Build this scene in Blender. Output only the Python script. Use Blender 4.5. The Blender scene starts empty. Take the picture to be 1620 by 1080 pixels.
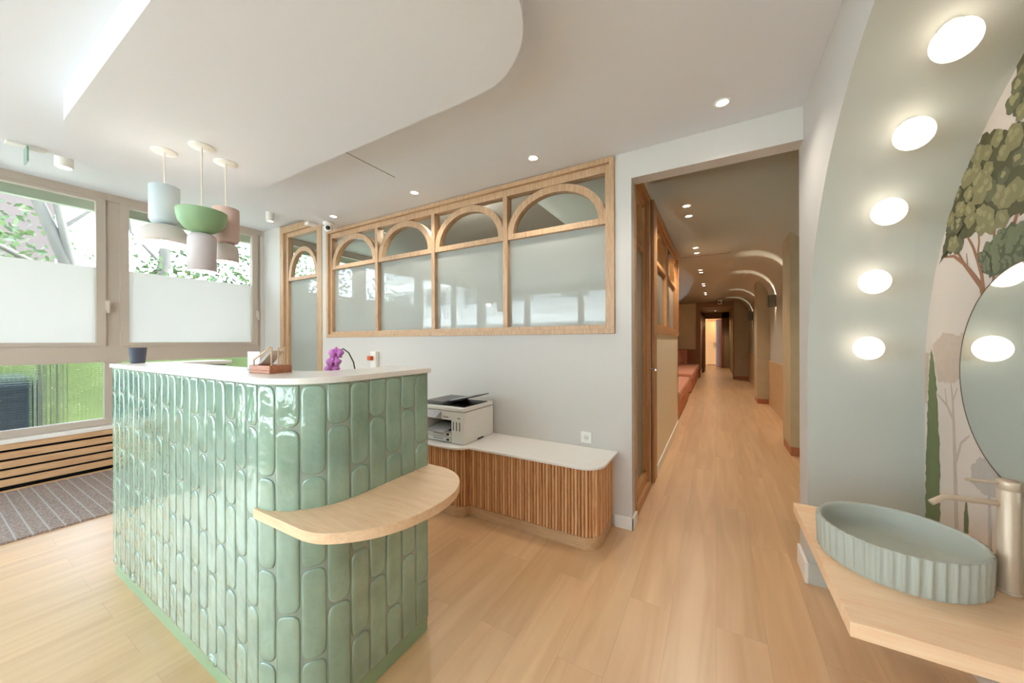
import bpy, bmesh, math, random
from mathutils import Vector, Matrix
random.seed(7)
S = bpy.context.scene
C = bpy.context.collection
PI = math.pi
sin, cos = math.sin, math.cos

# ---------------------------------------------------------------- camera
F_PX = 558.4
cam_data = bpy.data.cameras.new('camera'); cam = bpy.data.objects.new('camera', cam_data); C.objects.link(cam)
cam_data.sensor_width = 36; cam_data.lens = F_PX*36/1620; cam_data.clip_start = .02; cam_data.clip_end = 300
yaw, pit, rol = math.radians(29.98), math.radians(-.06), math.radians(-.2)
Fv = Vector((-sin(yaw)*cos(pit), cos(yaw)*cos(pit), sin(pit)))
Rv = Vector((cos(yaw), sin(yaw), 0)); Uv = Rv.cross(Fv)
Rr = Rv*cos(rol)+Uv*sin(rol); Ur = Uv*cos(rol)-Rv*sin(rol)
m = Matrix.Identity(4)
for i in range(3):
    m[i][0] = Rr[i]; m[i][1] = Ur[i]; m[i][2] = -Fv[i]
m[2][3] = 1.3
cam.matrix_world = m
S.camera = cam

# ---------------------------------------------------------------- world, daylight, exposure
w = bpy.data.worlds.new('world'); S.world = w; w.use_nodes = True
bg = w.node_tree.nodes['Background']; bg.inputs[0].default_value = (.76, .89, 1.10, 1); bg.inputs[1].default_value = 9.5
S.view_settings.view_transform = 'Standard'; S.view_settings.look = 'None'; S.view_settings.gamma = 1
S.view_settings.exposure = .58
try:
    S.cycles.max_bounces = 12; S.cycles.diffuse_bounces = 6; S.cycles.transmission_bounces = 10; S.cycles.transparent_max_bounces = 16
    S.cycles.sample_clamp_indirect = 6; S.cycles.caustics_reflective = False; S.cycles.caustics_refractive = False
except Exception: pass

def portal(loc, rot, sx, sy):
    d = bpy.data.lights.new('window_portal', 'AREA'); d.shape = 'RECTANGLE'; d.size = sx; d.size_y = sy
    d.cycles.is_portal = True
    o = bpy.data.objects.new('window_portal', d); C.objects.link(o); o.location = loc; o.rotation_euler = rot
portal((-5.52, 0, 1.9), (0, -PI/2, 0), 1.7, 5.0)       # left facade, facing +X
portal((-2.4, -2.75, 1.45), (PI/2, 0, 0), 5.6, 2.4)    # street facade, facing +Y
portal((-5.52, 3.9, 1.9), (0, -PI/2, 0), 1.7, 2.3)     # neighbour room window
sun_d = bpy.data.lights.new('sun', 'SUN'); sun_d.energy = 15; sun_d.angle = .3; sun_d.color = (1, .98, .98)
sun = bpy.data.objects.new('sun', sun_d); C.objects.link(sun)
sun.rotation_euler = (math.radians(-42), math.radians(8), 0)   # high sun behind the building: lights the street fronts, not the room

# ---------------------------------------------------------------- materials
def lin(c):
    f = lambda v: v/12.92 if v <= .04045 else ((v+.055)/1.055)**2.4
    return tuple(f(v/255) for v in c)+(1,)
MATS = {}
def base(name):
    mt = bpy.data.materials.new(name); mt.use_nodes = True
    return mt, mt.node_tree.nodes, mt.node_tree.links, mt.node_tree.nodes['Principled BSDF']
def mat(name, col, rough=.5, metal=0, spec=.5, coat=0, bump=0, bscale=60, var=0, vscale=8, emit=None, es=0, trans=0, ior=1.45, sss=0):
    if name in MATS: return MATS[name]
    mt, N, L, b = base(name)
    b.inputs['Base Color'].default_value = lin(col); b.inputs['Roughness'].default_value = rough
    b.inputs['Metallic'].default_value = metal; b.inputs['Specular IOR Level'].default_value = spec
    b.inputs['Coat Weight'].default_value = coat; b.inputs['Coat Roughness'].default_value = .05
    b.inputs['Transmission Weight'].default_value = trans; b.inputs['IOR'].default_value = ior
    tc = N.new('ShaderNodeTexCoord')
    if var:
        n = N.new('ShaderNodeTexNoise'); n.inputs['Scale'].default_value = vscale; n.inputs['Detail'].default_value = 4
        L.new(tc.outputs['Object'], n.inputs['Vector'])
        r = N.new('ShaderNodeMix'); r.data_type = 'RGBA'
        c = lin(col)
        r.inputs[6].default_value = tuple(x*(1-var) for x in c[:3])+(1,); r.inputs[7].default_value = tuple(min(1, x*(1+var)) for x in c[:3])+(1,)
        L.new(n.outputs['Fac'], r.inputs[0]); L.new(r.outputs[2], b.inputs['Base Color'])
    if bump:
        n = N.new('ShaderNodeTexNoise'); n.inputs['Scale'].default_value = bscale; n.inputs['Detail'].default_value = 3
        L.new(tc.outputs['Object'], n.inputs['Vector'])
        bp = N.new('ShaderNodeBump'); bp.inputs['Strength'].default_value = bump; bp.inputs['Distance'].default_value = .01
        L.new(n.outputs['Fac'], bp.inputs['Height']); L.new(bp.outputs[0], b.inputs['Normal'])
    if emit:
        b.inputs['Emission Color'].default_value = lin(emit); b.inputs['Emission Strength'].default_value = es
    MATS[name] = mt
    return mt
def wood(name, c1, c2, axis='X', scale=1.0, rough=.45, fine=1.0):
    if name in MATS: return MATS[name]
    mt, N, L, b = base(name)
    tc = N.new('ShaderNodeTexCoord'); mp = N.new('ShaderNodeMapping')
    st = {'X': (1.2, 14, 14), 'Y': (14, 1.2, 14), 'Z': (14, 14, 1.2)}[axis]
    mp.inputs['Scale'].default_value = tuple(s*scale for s in st)
    L.new(tc.outputs['Object'], mp.inputs['Vector'])
    n = N.new('ShaderNodeTexNoise'); n.inputs['Scale'].default_value = 2.2; n.inputs['Detail'].default_value = 7; n.inputs['Distortion'].default_value = .6
    n2 = N.new('ShaderNodeTexNoise'); n2.inputs['Scale'].default_value = 9*fine; n2.inputs['Detail'].default_value = 5
    L.new(mp.outputs[0], n.inputs['Vector']); L.new(mp.outputs[0], n2.inputs['Vector'])
    ad = N.new('ShaderNodeMath'); ad.operation = 'MULTIPLY_ADD'; ad.inputs[1].default_value = .45
    L.new(n2.outputs['Fac'], ad.inputs[0]); 
    mu = N.new('ShaderNodeMath'); mu.operation = 'MULTIPLY'; mu.inputs[1].default_value = .6
    L.new(n.outputs['Fac'], mu.inputs[0]); L.new(mu.outputs[0], ad.inputs[2])
    r = N.new('ShaderNodeValToRGB'); r.color_ramp.elements[0].position = .33; r.color_ramp.elements[1].position = .68
    r.color_ramp.elements[0].color = lin(c1); r.color_ramp.elements[1].color = lin(c2)
    L.new(ad.outputs[0], r.inputs[0]); L.new(r.outputs[0], b.inputs['Base Color'])
    b.inputs['Roughness'].default_value = rough
    bp = N.new('ShaderNodeBump'); bp.inputs['Strength'].default_value = .12; bp.inputs['Distance'].default_value = .003
    L.new(n2.outputs['Fac'], bp.inputs['Height']); L.new(bp.outputs[0], b.inputs['Normal'])
    MATS[name] = mt
    return mt

M_wall = mat('white_paint', (208, 203, 197), .7, bump=.04, bscale=250)
M_ceil = mat('ceiling_paint', (226, 228, 233), .75, bump=.03, bscale=200)
M_white = mat('satin_white', (236, 233, 226), .4)
M_corr = mat('corridor_paint', (238, 224, 198), .6, bump=.04, bscale=200)
M_vault = mat('vault_plaster', (186, 186, 174), .45, bump=.03, bscale=150)
M_reveal = mat('sage_grey_paint', (190, 191, 182), .5, bump=.03, bscale=200)
M_muralbg = mat('mural_ground', (214, 202, 192), .6, var=.04, vscale=2)
M_frame = mat('beige_aluminium', (190, 176, 162), .45)
M_conc = mat('concrete_paper', (184, 170, 138), .55, var=.16, vscale=5, bump=.15, bscale=12)
M_oak = wood('oak', (186, 146, 108), (214, 178, 138), 'X')
M_oakZ = wood('oak_upright', (184, 144, 104), (212, 176, 136), 'Z')
M_oakY = wood('oak_y', (192, 146, 104), (226, 184, 140), 'Y')
M_oakfr = wood('oak_frame', (170, 134, 100), (206, 172, 136), 'Z', scale=2.2)
M_oakframeY = wood('oak_corridor', (172, 122, 76), (200, 150, 100), 'Z', scale=1.5)
M_slat = wood('slat_oak', (188, 128, 80), (232, 182, 132), 'Z', scale=3.0, fine=.6)
M_van = wood('vanity_oak', (246, 194, 148), (254, 222, 184), 'X', scale=.8)
M_quartz = mat('white_quartz', (238, 233, 226), .25, var=.03, vscale=30)
M_green = mat('sage_green_lacquer', (144, 168, 132), .45)
M_grout = mat('grout', (146, 158, 144), .6)
M_dark = mat('near_black', (22, 22, 24), .4)
M_metal = mat('satin_steel', (176, 170, 162), .3, metal=1)
M_tap = mat('champagne_metal', (206, 184, 160), .42, metal=.35)
M_basin = mat('sage_ceramic', (184, 187, 176), .55, bump=.08, bscale=300)
M_lamp = mat('lamp_glow', (255, 240, 220), .4, emit=(255, 244, 228), es=9)
M_globe = mat('globe_glow', (255, 240, 220), .3, emit=(255, 240, 222), es=1.7)
M_pink = mat('salmon_upholstery', (204, 140, 112), .75, bump=.1, bscale=120)
M_terr = wood('terracotta_wood', (150, 92, 58), (178, 116, 78), 'Y')
M_brown = wood('brown_door_wood', (124, 74, 46), (160, 98, 62), 'Z')

def mat_tile():
    mt, N, L, b = base('glazed_tile')
    tc = N.new('ShaderNodeTexCoord')
    n = N.new('ShaderNodeTexNoise'); n.inputs['Scale'].default_value = 5; n.inputs['Detail'].default_value = 5
    L.new(tc.outputs['Object'], n.inputs['Vector'])
    r = N.new('ShaderNodeValToRGB'); r.color_ramp.elements[0].position = .3; r.color_ramp.elements[1].position = .7
    r.color_ramp.elements[0].color = lin((122, 150, 132)); r.color_ramp.elements[1].color = lin((152, 178, 158))
    L.new(n.outputs['Fac'], r.inputs[0]); L.new(r.outputs[0], b.inputs['Base Color'])
    b.inputs['Roughness'].default_value = .07; b.inputs['Specular IOR Level'].default_value = .9; b.inputs['Coat Weight'].default_value = .55; b.inputs['Coat IOR'].default_value = 1.5; b.inputs['Coat Roughness'].default_value = .02
    n2 = N.new('ShaderNodeTexNoise'); n2.inputs['Scale'].default_value = 10; n2.inputs['Detail'].default_value = 3
    L.new(tc.outputs['Object'], n2.inputs['Vector'])
    bp = N.new('ShaderNodeBump'); bp.inputs['Strength'].default_value = .5; bp.inputs['Distance'].default_value = .016
    L.new(n2.outputs['Fac'], bp.inputs['Height']); L.new(bp.outputs[0], b.inputs['Coat Normal']); L.new(bp.outputs[0], b.inputs['Normal'])
    return mt
M_tile = mat_tile()

def mat_floor():
    mt, N, L, b = base('oak_planks')
    tc = N.new('ShaderNodeTexCoord'); mp = N.new('ShaderNodeMapping'); mp.inputs['Rotation'].default_value = (0, 0, PI/2)
    L.new(tc.outputs['Object'], mp.inputs['Vector'])
    br = N.new('ShaderNodeTexBrick'); br.inputs['Scale'].default_value = 1; br.inputs['Brick Width'].default_value = 1.35
    br.inputs['Row Height'].default_value = .19; br.inputs['Mortar Size'].default_value = .0008; br.offset = .37
    br.inputs['Color1'].default_value = (0, 0, 0, 1); br.inputs['Color2'].default_value = (1, 1, 1, 1); br.inputs['Mortar'].default_value = (.25, .25, .25, 1)
    L.new(mp.outputs[0], br.inputs['Vector'])
    mp2 = N.new('ShaderNodeMapping'); mp2.inputs['Scale'].default_value = (9, .7, 1)
    ofs = N.new('ShaderNodeVectorMath'); ofs.operation = 'MULTIPLY_ADD'; ofs.inputs[1].default_value = (7, 7, 7)
    L.new(br.outputs['Color'], ofs.inputs[0]); L.new(tc.outputs['Object'], mp2.inputs['Vector']); L.new(mp2.outputs[0], ofs.inputs[2])
    n = N.new('ShaderNodeTexNoise'); n.inputs['Scale'].default_value = 1.3; n.inputs['Detail'].default_value = 8; n.inputs['Distortion'].default_value = .8
    L.new(ofs.outputs[0], n.inputs['Vector'])
    r = N.new('ShaderNodeValToRGB'); r.color_ramp.elements[0].position = .3; r.color_ramp.elements[1].position = .72
    r.color_ramp.elements[0].color = lin((204, 159, 111)); r.color_ramp.elements[1].color = lin((226, 186, 140))
    L.new(n.outputs['Fac'], r.inputs[0])
    mx = N.new('ShaderNodeMix'); mx.data_type = 'RGBA'; mx.blend_type = 'MULTIPLY'
    mr = N.new('ShaderNodeMapRange'); mr.inputs[3].default_value = .93; mr.inputs[4].default_value = 1.04
    L.new(br.outputs['Color'], mr.inputs[0]); mx.inputs[0].default_value = 1
    L.new(r.outputs[0], mx.inputs[6]); L.new(mr.outputs[0], mx.inputs[7])
    mo = N.new('ShaderNodeMix'); mo.data_type = 'RGBA'; mo.inputs[7].default_value = lin((186, 146, 104))
    L.new(br.outputs['Fac'], mo.inputs[0]); L.new(mx.outputs[2], mo.inputs[6])
    L.new(mo.outputs[2], b.inputs['Base Color'])
    b.inputs['Roughness'].default_value = .40; b.inputs['Specular IOR Level'].default_value = 1.0; b.inputs['Coat Weight'].default_value = .6; b.inputs['Coat Roughness'].default_value = .3
    bp = N.new('ShaderNodeBump'); bp.inputs['Strength'].default_value = .08; bp.inputs['Distance'].default_value = .002
    L.new(n.outputs['Fac'], bp.inputs['Height']); L.new(bp.outputs[0], b.inputs['Normal'])
    return mt
M_floor = mat_floor()

def mat_mat():
    mt, N, L, b = base('entrance_matting')
    tc = N.new('ShaderNodeTexCoord'); wv = N.new('ShaderNodeTexWave'); wv.wave_type = 'BANDS'; wv.bands_direction = 'Y'
    wv.inputs['Scale'].default_value = 4.6; wv.inputs['Distortion'].default_value = 0
    L.new(tc.outputs['Object'], wv.inputs['Vector'])
    n = N.new('ShaderNodeTexNoise'); n.inputs['Scale'].default_value = 120; n.inputs['Detail'].default_value = 5
    L.new(tc.outputs['Object'], n.inputs['Vector'])
    r0 = N.new('ShaderNodeValToRGB'); r0.color_ramp.elements[0].color = lin((108, 92, 86)); r0.color_ramp.elements[1].color = lin((176, 160, 152))
    r0.color_ramp.elements[0].position = .3; r0.color_ramp.elements[1].position = .7
    L.new(n.outputs['Fac'], r0.inputs[0])
    r = N.new('ShaderNodeValToRGB'); r.color_ramp.elements[0].position = .95; r.color_ramp.elements[1].position = .98
    L.new(wv.outputs['Fac'], r.inputs[0])
    mx = N.new('ShaderNodeMix'); mx.data_type = 'RGBA'; mx.inputs[7].default_value = lin((172, 168, 170))
    L.new(r.outputs[0], mx.inputs[0]); L.new(r0.outputs[0], mx.inputs[6]); L.new(mx.outputs[2], b.inputs['Base Color'])
    b.inputs['Roughness'].default_value = .9
    return mt
M_mat = mat_mat()

def thin_fresnel(N, L, ior):
    g = N.new('ShaderNodeNewGeometry'); mr = N.new('ShaderNodeMapRange'); mr.inputs[3].default_value = ior; mr.inputs[4].default_value = 1/ior
    fr = N.new('ShaderNodeFresnel'); L.new(g.outputs['Backfacing'], mr.inputs[0]); L.new(mr.outputs[0], fr.inputs['IOR'])
    return fr
def mat_glass(name='clear_glass', tint=(245, 250, 248), refl=1.0):
    mt, N, L, b = base(name); N.remove(b)
    out = N['Material Output']
    g = N.new('ShaderNodeBsdfGlossy'); g.inputs['Roughness'].default_value = .01; g.inputs['Color'].default_value = (refl, refl, refl, 1)
    t = N.new('ShaderNodeBsdfTransparent'); t.inputs['Color'].default_value = lin(tint)
    fr = thin_fresnel(N, L, 1.5)
    mx = N.new('ShaderNodeMixShader'); L.new(fr.outputs[0], mx.inputs[0]); L.new(t.outputs[0], mx.inputs[1]); L.new(g.outputs[0], mx.inputs[2])
    L.new(mx.outputs[0], out.inputs[0])
    return mt
M_glass = mat_glass()
def mat_frost(name, col, tr=.5, rough=.02, ior=1.5):
    mt, N, L, b = base(name); N.remove(b)
    out = N['Material Output']
    d = N.new('ShaderNodeBsdfDiffuse'); d.inputs[0].default_value = lin(col)
    t = N.new('ShaderNodeBsdfTranslucent'); t.inputs[0].default_value = lin(col)
    m1 = N.new('ShaderNodeMixShader'); m1.inputs[0].default_value = tr
    L.new(d.outputs[0], m1.inputs[1]); L.new(t.outputs[0], m1.inputs[2])
    g = N.new('ShaderNodeBsdfGlossy'); g.inputs['Roughness'].default_value = rough
    fr = thin_fresnel(N, L, ior)
    mx = N.new('ShaderNodeMixShader'); L.new(fr.outputs[0], mx.inputs[0]); L.new(m1.outputs[0], mx.inputs[1]); L.new(g.outputs[0], mx.inputs[2])
    L.new(mx.outputs[0], out.inputs[0])
    return mt
M_frost = mat_frost('frosted_glass', (194, 196, 188), .35, ior=1.62)
M_film = mat_frost('frosted_film', (232, 228, 223), .54, rough=.3)
def mat_reed():
    mt, N, L, b = base('cast_grid_glass'); N.remove(b)
    out = N['Material Output']; tc = N.new('ShaderNodeTexCoord')
    hs = []
    for d, sc in (('Y', 12.5), ('Z', 14.3)):
        wv = N.new('ShaderNodeTexWave'); wv.bands_direction = d; wv.inputs['Scale'].default_value = sc; wv.inputs['Distortion'].default_value = 0
        L.new(tc.outputs['Object'], wv.inputs['Vector']); hs.append(wv)
    ad = N.new('ShaderNodeMath'); ad.operation = 'ADD'; L.new(hs[0].outputs['Fac'], ad.inputs[0]); L.new(hs[1].outputs['Fac'], ad.inputs[1])
    bp = N.new('ShaderNodeBump'); bp.inputs['Strength'].default_value = 1; bp.inputs['Distance'].default_value = .009
    L.new(ad.outputs[0], bp.inputs['Height'])
    g = N.new('ShaderNodeBsdfRefraction'); g.inputs['Roughness'].default_value = .0; g.inputs['IOR'].default_value = 1.22
    g.inputs['Color'].default_value = (.93, .96, .95, 1)
    gl = N.new('ShaderNodeBsdfGlossy'); gl.inputs['Roughness'].default_value = .05
    L.new(bp.outputs[0], g.inputs['Normal']); L.new(bp.outputs[0], gl.inputs['Normal'])
    mx = N.new('ShaderNodeMixShader'); mx.inputs[0].default_value = .06
    L.new(g.outputs[0], mx.inputs[1]); L.new(gl.outputs[0], mx.inputs[2]); L.new(mx.outputs[0], out.inputs[0])
    return mt
M_reed = mat_reed()

# ---------------------------------------------------------------- mesh helpers
class MB:
    def __init__(s, o=(0, 0, 0)): s.v = []; s.f = []; s.mi = []; s.o = Vector(o); s.sm = []
    def add(s, vs, fs, mi=0, sm=False):
        k = len(s.v); s.v += [Vector(p)-s.o for p in vs]
        s.f += [tuple(i+k for i in f) for f in fs]; s.mi += [mi]*len(fs); s.sm += [sm]*len(fs)
        return s
    def box(s, x0, x1, y0, y1, z0, z1, mi=0):
        vs = [(x, y, z) for z in (z0, z1) for y in (y0, y1) for x in (x0, x1)]
        return s.add(vs, [(0, 2, 3, 1), (4, 5, 7, 6), (0, 1, 5, 4), (2, 6, 7, 3), (0, 4, 6, 2), (1, 3, 7, 5)], mi)
    def obox(s, c, ux, uy, uz, hx, hy, hz, mi=0):
        c = Vector(c); ux = Vector(ux).normalized()*hx; uy = Vector(uy).normalized()*hy; uz = Vector(uz).normalized()*hz
        vs = [c+a*ux+b*uy+d*uz for d in (-1, 1) for b in (-1, 1) for a in (-1, 1)]
        return s.add(vs, [(0, 2, 3, 1), (4, 5, 7, 6), (0, 1, 5, 4), (2, 6, 7, 3), (0, 4, 6, 2), (1, 3, 7, 5)], mi)
    def prism(s, pts, z0, z1, mi=0, fn=None, sm=False, caps=True):
        n = len(pts); fn = fn or (lambda p, z: (p[0], p[1], z))
        vs = [fn(p, z0) for p in pts]+[fn(p, z1) for p in pts]
        fs = [(i, (i+1) % n, n+(i+1) % n, n+i) for i in range(n)]
        s.add(vs, fs, mi, sm)
        if caps:
            k = len(s.v)-2*n
            s.f += [tuple(range(k, k+n))[::-1], tuple(range(k+n, k+2*n))]; s.mi += [mi]*2; s.sm += [False]*2
        return s
    def lathe(s, prof, c=(0, 0, 0), n=32, mi=0, sm=True, axis='Z'):
        vs = []; c = Vector(c)
        for r, z in prof:
            for i in range(n):
                a = 2*PI*i/n
                p = {'Z': (r*cos(a), r*sin(a), z), 'Y': (r*cos(a), z, r*sin(a)), 'X': (z, r*cos(a), r*sin(a))}[axis]
                vs.append(c+Vector(p))
        fs = []
        for j in range(len(prof)-1):
            for i in range(n):
                fs.append((j*n+i, j*n+(i+1) % n, (j+1)*n+(i+1) % n, (j+1)*n+i))
        return s.add(vs, fs, mi, sm)
    def tube(s, pts, r, n=10, mi=0, cap=True):
        pts = [Vector(p) for p in pts]; rs = r if isinstance(r, (list, tuple)) else [r]*len(pts)
        vs = []; up = None
        for i, p in enumerate(pts):
            t = (pts[min(i+1, len(pts)-1)]-pts[max(i-1, 0)]).normalized()
            if up is None: up = Vector((0, 0, 1)) if abs(t.z) < .9 else Vector((1, 0, 0))
            a = t.cross(up).normalized(); b = a.cross(t).normalized(); up = b
            for k in range(n):
                an = 2*PI*k/n; vs.append(p+(a*cos(an)+b*sin(an))*rs[i])
        fs = []
        for j in range(len(pts)-1):
            for i in range(n): fs.append((j*n+i, j*n+(i+1) % n, (j+1)*n+(i+1) % n, (j+1)*n+i))
        s.add(vs, fs, mi, True)
        if cap: s.add([v for v in vs[:n]]+[v for v in vs[-n:]], [tuple(range(n))[::-1], tuple(range(n, 2*n))], mi)
        return s
    def sphere(s, c, r, n=20, mi=0, sc=(1, 1, 1)):
        prof = [(max(1e-4, sin(PI*j/(n//2)))*r, -cos(PI*j/(n//2))*r) for j in range(n//2+1)]
        vs = []; c = Vector(c)
        for q, z in prof:
            for i in range(n):
                a = 2*PI*i/n; vs.append(c+Vector((q*cos(a)*sc[0], q*sin(a)*sc[1], z*sc[2])))
        fs = [(j*n+i, j*n+(i+1) % n, (j+1)*n+(i+1) % n, (j+1)*n+i) for j in range(len(prof)-1) for i in range(n)]
        return s.add(vs, fs, mi, True)
    def build(s, name, mats, parent=None, bev=0, kind=None):
        me = bpy.data.meshes.new(name); me.from_pydata(s.v, [], s.f)
        for mt in (mats if isinstance(mats, (list, tuple)) else [mats]): me.materials.append(mt)
        me.polygons.foreach_set('material_index', s.mi); me.polygons.foreach_set('use_smooth', s.sm)
        bm = bmesh.new(); bm.from_mesh(me); bmesh.ops.recalc_face_normals(bm, faces=bm.faces); bm.to_mesh(me); bm.free()
        me.update()
        o = bpy.data.objects.new(name, me); C.objects.link(o)
        if parent: o.parent = parent
        else: o.location = s.o
        if bev:
            b = o.modifiers.new('bevel', 'BEVEL'); b.width = bev; b.segments = 2; b.limit_method = 'ANGLE'; b.angle_limit = math.radians(40)
        if kind: o['kind'] = kind
        return o
def thing(name, label, cat, loc=(0, 0, 0), rz=0, group=None):
    o = bpy.data.objects.new(name, None); C.objects.link(o); o.empty_display_size = .1
    o.location = loc; o.rotation_euler = (0, 0, rz); return tag(o, label, cat, group)
def tag(o, label, cat, group=None):
    o['label'] = label; o['category'] = cat
    if group: o['group'] = group
    return o
def struct(mb, name, mats, bev=0): return mb.build(name, mats, None, bev, 'structure')
def dup(root, loc, label, rz=None):
    r = root.copy(); C.objects.link(r); r.location = loc; r['label'] = label
    if rz is not None: r.rotation_euler = (0, 0, rz)
    def rec(a, b):
        for ch in list(a.children):
            c = ch.copy(); C.objects.link(c); c.parent = b; rec(ch, c)
    rec(root, r)
    return r
def spot(parent, loc, energy, size=120, blend=.6, col=(1, .9, .78), rot=(0, 0, 0), rad=.03):
    d = bpy.data.lights.new('spot_light', 'SPOT'); d.energy = energy; d.spot_size = math.radians(size); d.spot_blend = blend; d.color = col; d.shadow_soft_size = rad
    o = bpy.data.objects.new('spot_light', d); C.objects.link(o); o.location = loc; o.rotation_euler = rot; o.parent = parent; return o
def point(parent, loc, energy, col=(1, .88, .74), rad=.03):
    d = bpy.data.lights.new('bulb_light', 'POINT'); d.energy = energy; d.color = col; d.shadow_soft_size = rad
    o = bpy.data.objects.new('bulb_light', d); C.objects.link(o); o.location = loc; o.parent = parent; return o
def arc(cx, cy, r, a0, a1, n=12):
    return [(cx+r*cos(math.radians(a0+(a1-a0)*i/n)), cy+r*sin(math.radians(a0+(a1-a0)*i/n))) for i in range(n+1)]

# ================================================================ SHELL
YB = 2.51; XR = .425; XL = -5.4; YS = -2.7; ZC = 2.6; ZR = 2.82
struct(MB().box(-5.7, .95, YS-.2, 21.5, -.12, 0).box(-5.7, -5.5, 0, 1, -.12, -.01), 'floor', M_floor)
# main ceiling, higher strip along the left windows
cl = MB()
cl.prism([(-4.22, YS-.1), (1.0, YS-.1), (1.0, YB), (-3.80, YB)], ZC, ZC+.3)
struct(cl, 'ceiling', M_ceil)
struct(MB().box(-5.6, -3.7, YS-.1, YB+.02, ZR, ZR+.1), 'ceiling_recess', M_ceil)
# back wall with doorway, arched interior window and glazed side light
wb = MB()
wb.box(-5.6, -4.97, YB, YB+.12, 0, ZR)
wb.box(-4.05, -3.955, YB, YB+.12, 0, ZR)
wb.box(-3.955, -.61, YB, YB+.12, 0, 1.35)
wb.box(-3.955, -.61, YB, YB+.12, 2.59, ZR)
wb.box(-.61, -.5, YB, YB+.12, 0, ZR)
wb.box(-.5, XR, YB, YB+.12, 2.415, ZR)
wb.box(XR, .98, YB, YB+.12, 0, ZR)
struct(wb, 'wall_back', M_wall)
# left facade masonry
wl = MB()
wl.box(-5.55, -5.43, -.36, 5.3, 0, .47); wl.box(-5.55, -5.43, YS, 5.3, 2.80, 3.2)
wl.box(-5.55, -5.38, 2.46, 2.66, 0, 3.2); wl.box(-5.55, -5.38, 5.0, 5.3, 0, 3.2); wl.box(-5.55, -5.38, YS-.1, YS+.1, 0, 3.2)
struct(wl, 'wall_left', M_wall)
# right wall with arched niche
YJ = 2.43; RA = 1.25; CY = YJ-RA; CZ = 1.13
ap = [(YJ, 0)]+[(CY+RA*cos(math.radians(a)), CZ+RA*sin(math.radians(a))) for a in [180*i/60 for i in range(61)]]+[(CY-RA, 0)]
wr = MB()
yo = [YB]+[max(YS, min(YB, p[0])) for p in ap[1:-1]]+[YS]
n = len(ap)
vs = [(XR, p[0], p[1]) for p in ap]+[(XR, p[0], 2.6) for p in ap]
vs += [(XR, YB, 0), (XR, YB, 2.6), (XR, YS, 0), (XR, YS, 2.6)]
fs = [(i, i+1, n+i+1, n+i) for i in range(1, n-2)]
wr.add(vs, fs)
wr.add([(XR, YJ, 0), (XR, YB, 0), (XR, YB, 2.6), (XR, YJ, 2.6)], [(0, 1, 2, 3)])
wr.add([(XR, CY-RA, 0), (XR, YS, 0), (XR, YS, 2.6), (XR, CY-RA, 2.6)], [(0, 1, 2, 3)])
struct(wr, 'wall_right', M_wall)
rv = MB()
k = len(ap); vs = [(XR, p[0], p[1]) for p in ap]+[(.865, p[0], p[1]) for p in ap]
rv.add(vs, [(i, i+1, k+i+1, k+i) for i in range(k-1)], 0, False)
o = struct(rv, 'wall_niche', M_reveal)
for p in o.data.polygons: p.use_smooth = True
struct(MB().box(.86, .98, CY-RA-.05, YB, 0, 2.6), 'wall_niche_back', M_muralbg)
# street facade behind the camera
wf = MB()
wf.box(-5.6, 1.0, YS-.12, YS, 0, .35); wf.box(-5.6, 1.0, YS-.12, YS, 2.52, 3.1)
struct(wf, 'wall_front', M_wall)
fx = [-5.5, -4.1, -2.7, -1.3, .1, .9]
for i in range(5):
    a, b = fx[i], fx[i+1]
    t = MB()
    t.box(a, a+.07, YS-.1, YS+.02, .35, 2.52); t.box(b-.05, b, YS-.1, YS+.02, .35, 2.52); t.box(a, b, YS-.1, YS+.02, .35, .43); t.box(a, b, YS-.1, YS+.02, 2.45, 2.52)
    r = struct(t, 'window_%d' % (5+i), M_frame)
    MB().box(a+.05, b-.05, YS-.05, YS-.04, .4, 2.48).build('pane', M_glass, r)
# baseboards
bb = MB(); bb.box(-.615, -.487, YB-.014, YB, 0, .085); bb.box(-.5, -.486, YB-.014, YB+.12, 0, .085)
struct(bb, 'baseboard_back', M_white, .003)
bb = MB(); bb.box(XR-.014, XR+.001, YJ-.014, YB+.12, 0, .11)
struct(bb, 'baseboard_right', M_white, .003)
struct(MB().box(XR+.001, .86, YJ-.014, YJ, 0, .11), 'baseboard_niche', M_reveal, .003)
# dropped cloud ceiling
cp = arc(-2.88, .885, .46, 270, 180, 14)+[(-2.79+.55*cos(math.radians(a)), .89+.47*sin(math.radians(a))) for a in range(174, 89, -6)]+arc(-.97, .95, .41, 90, 0, 14)+[(-.56, .425+.1)]+[(-.66, .425)]
struct(MB().prism(cp, 2.452, 2.601), 'ceiling_cloud', M_ceil)
# thin seam of a ceiling hatch
struct(MB().box(-2.20, -2.194, 1.37, 1.96, 2.5985, 2.6), 'trim_1', mat('seam_grey', (120, 112, 102), .8))

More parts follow.
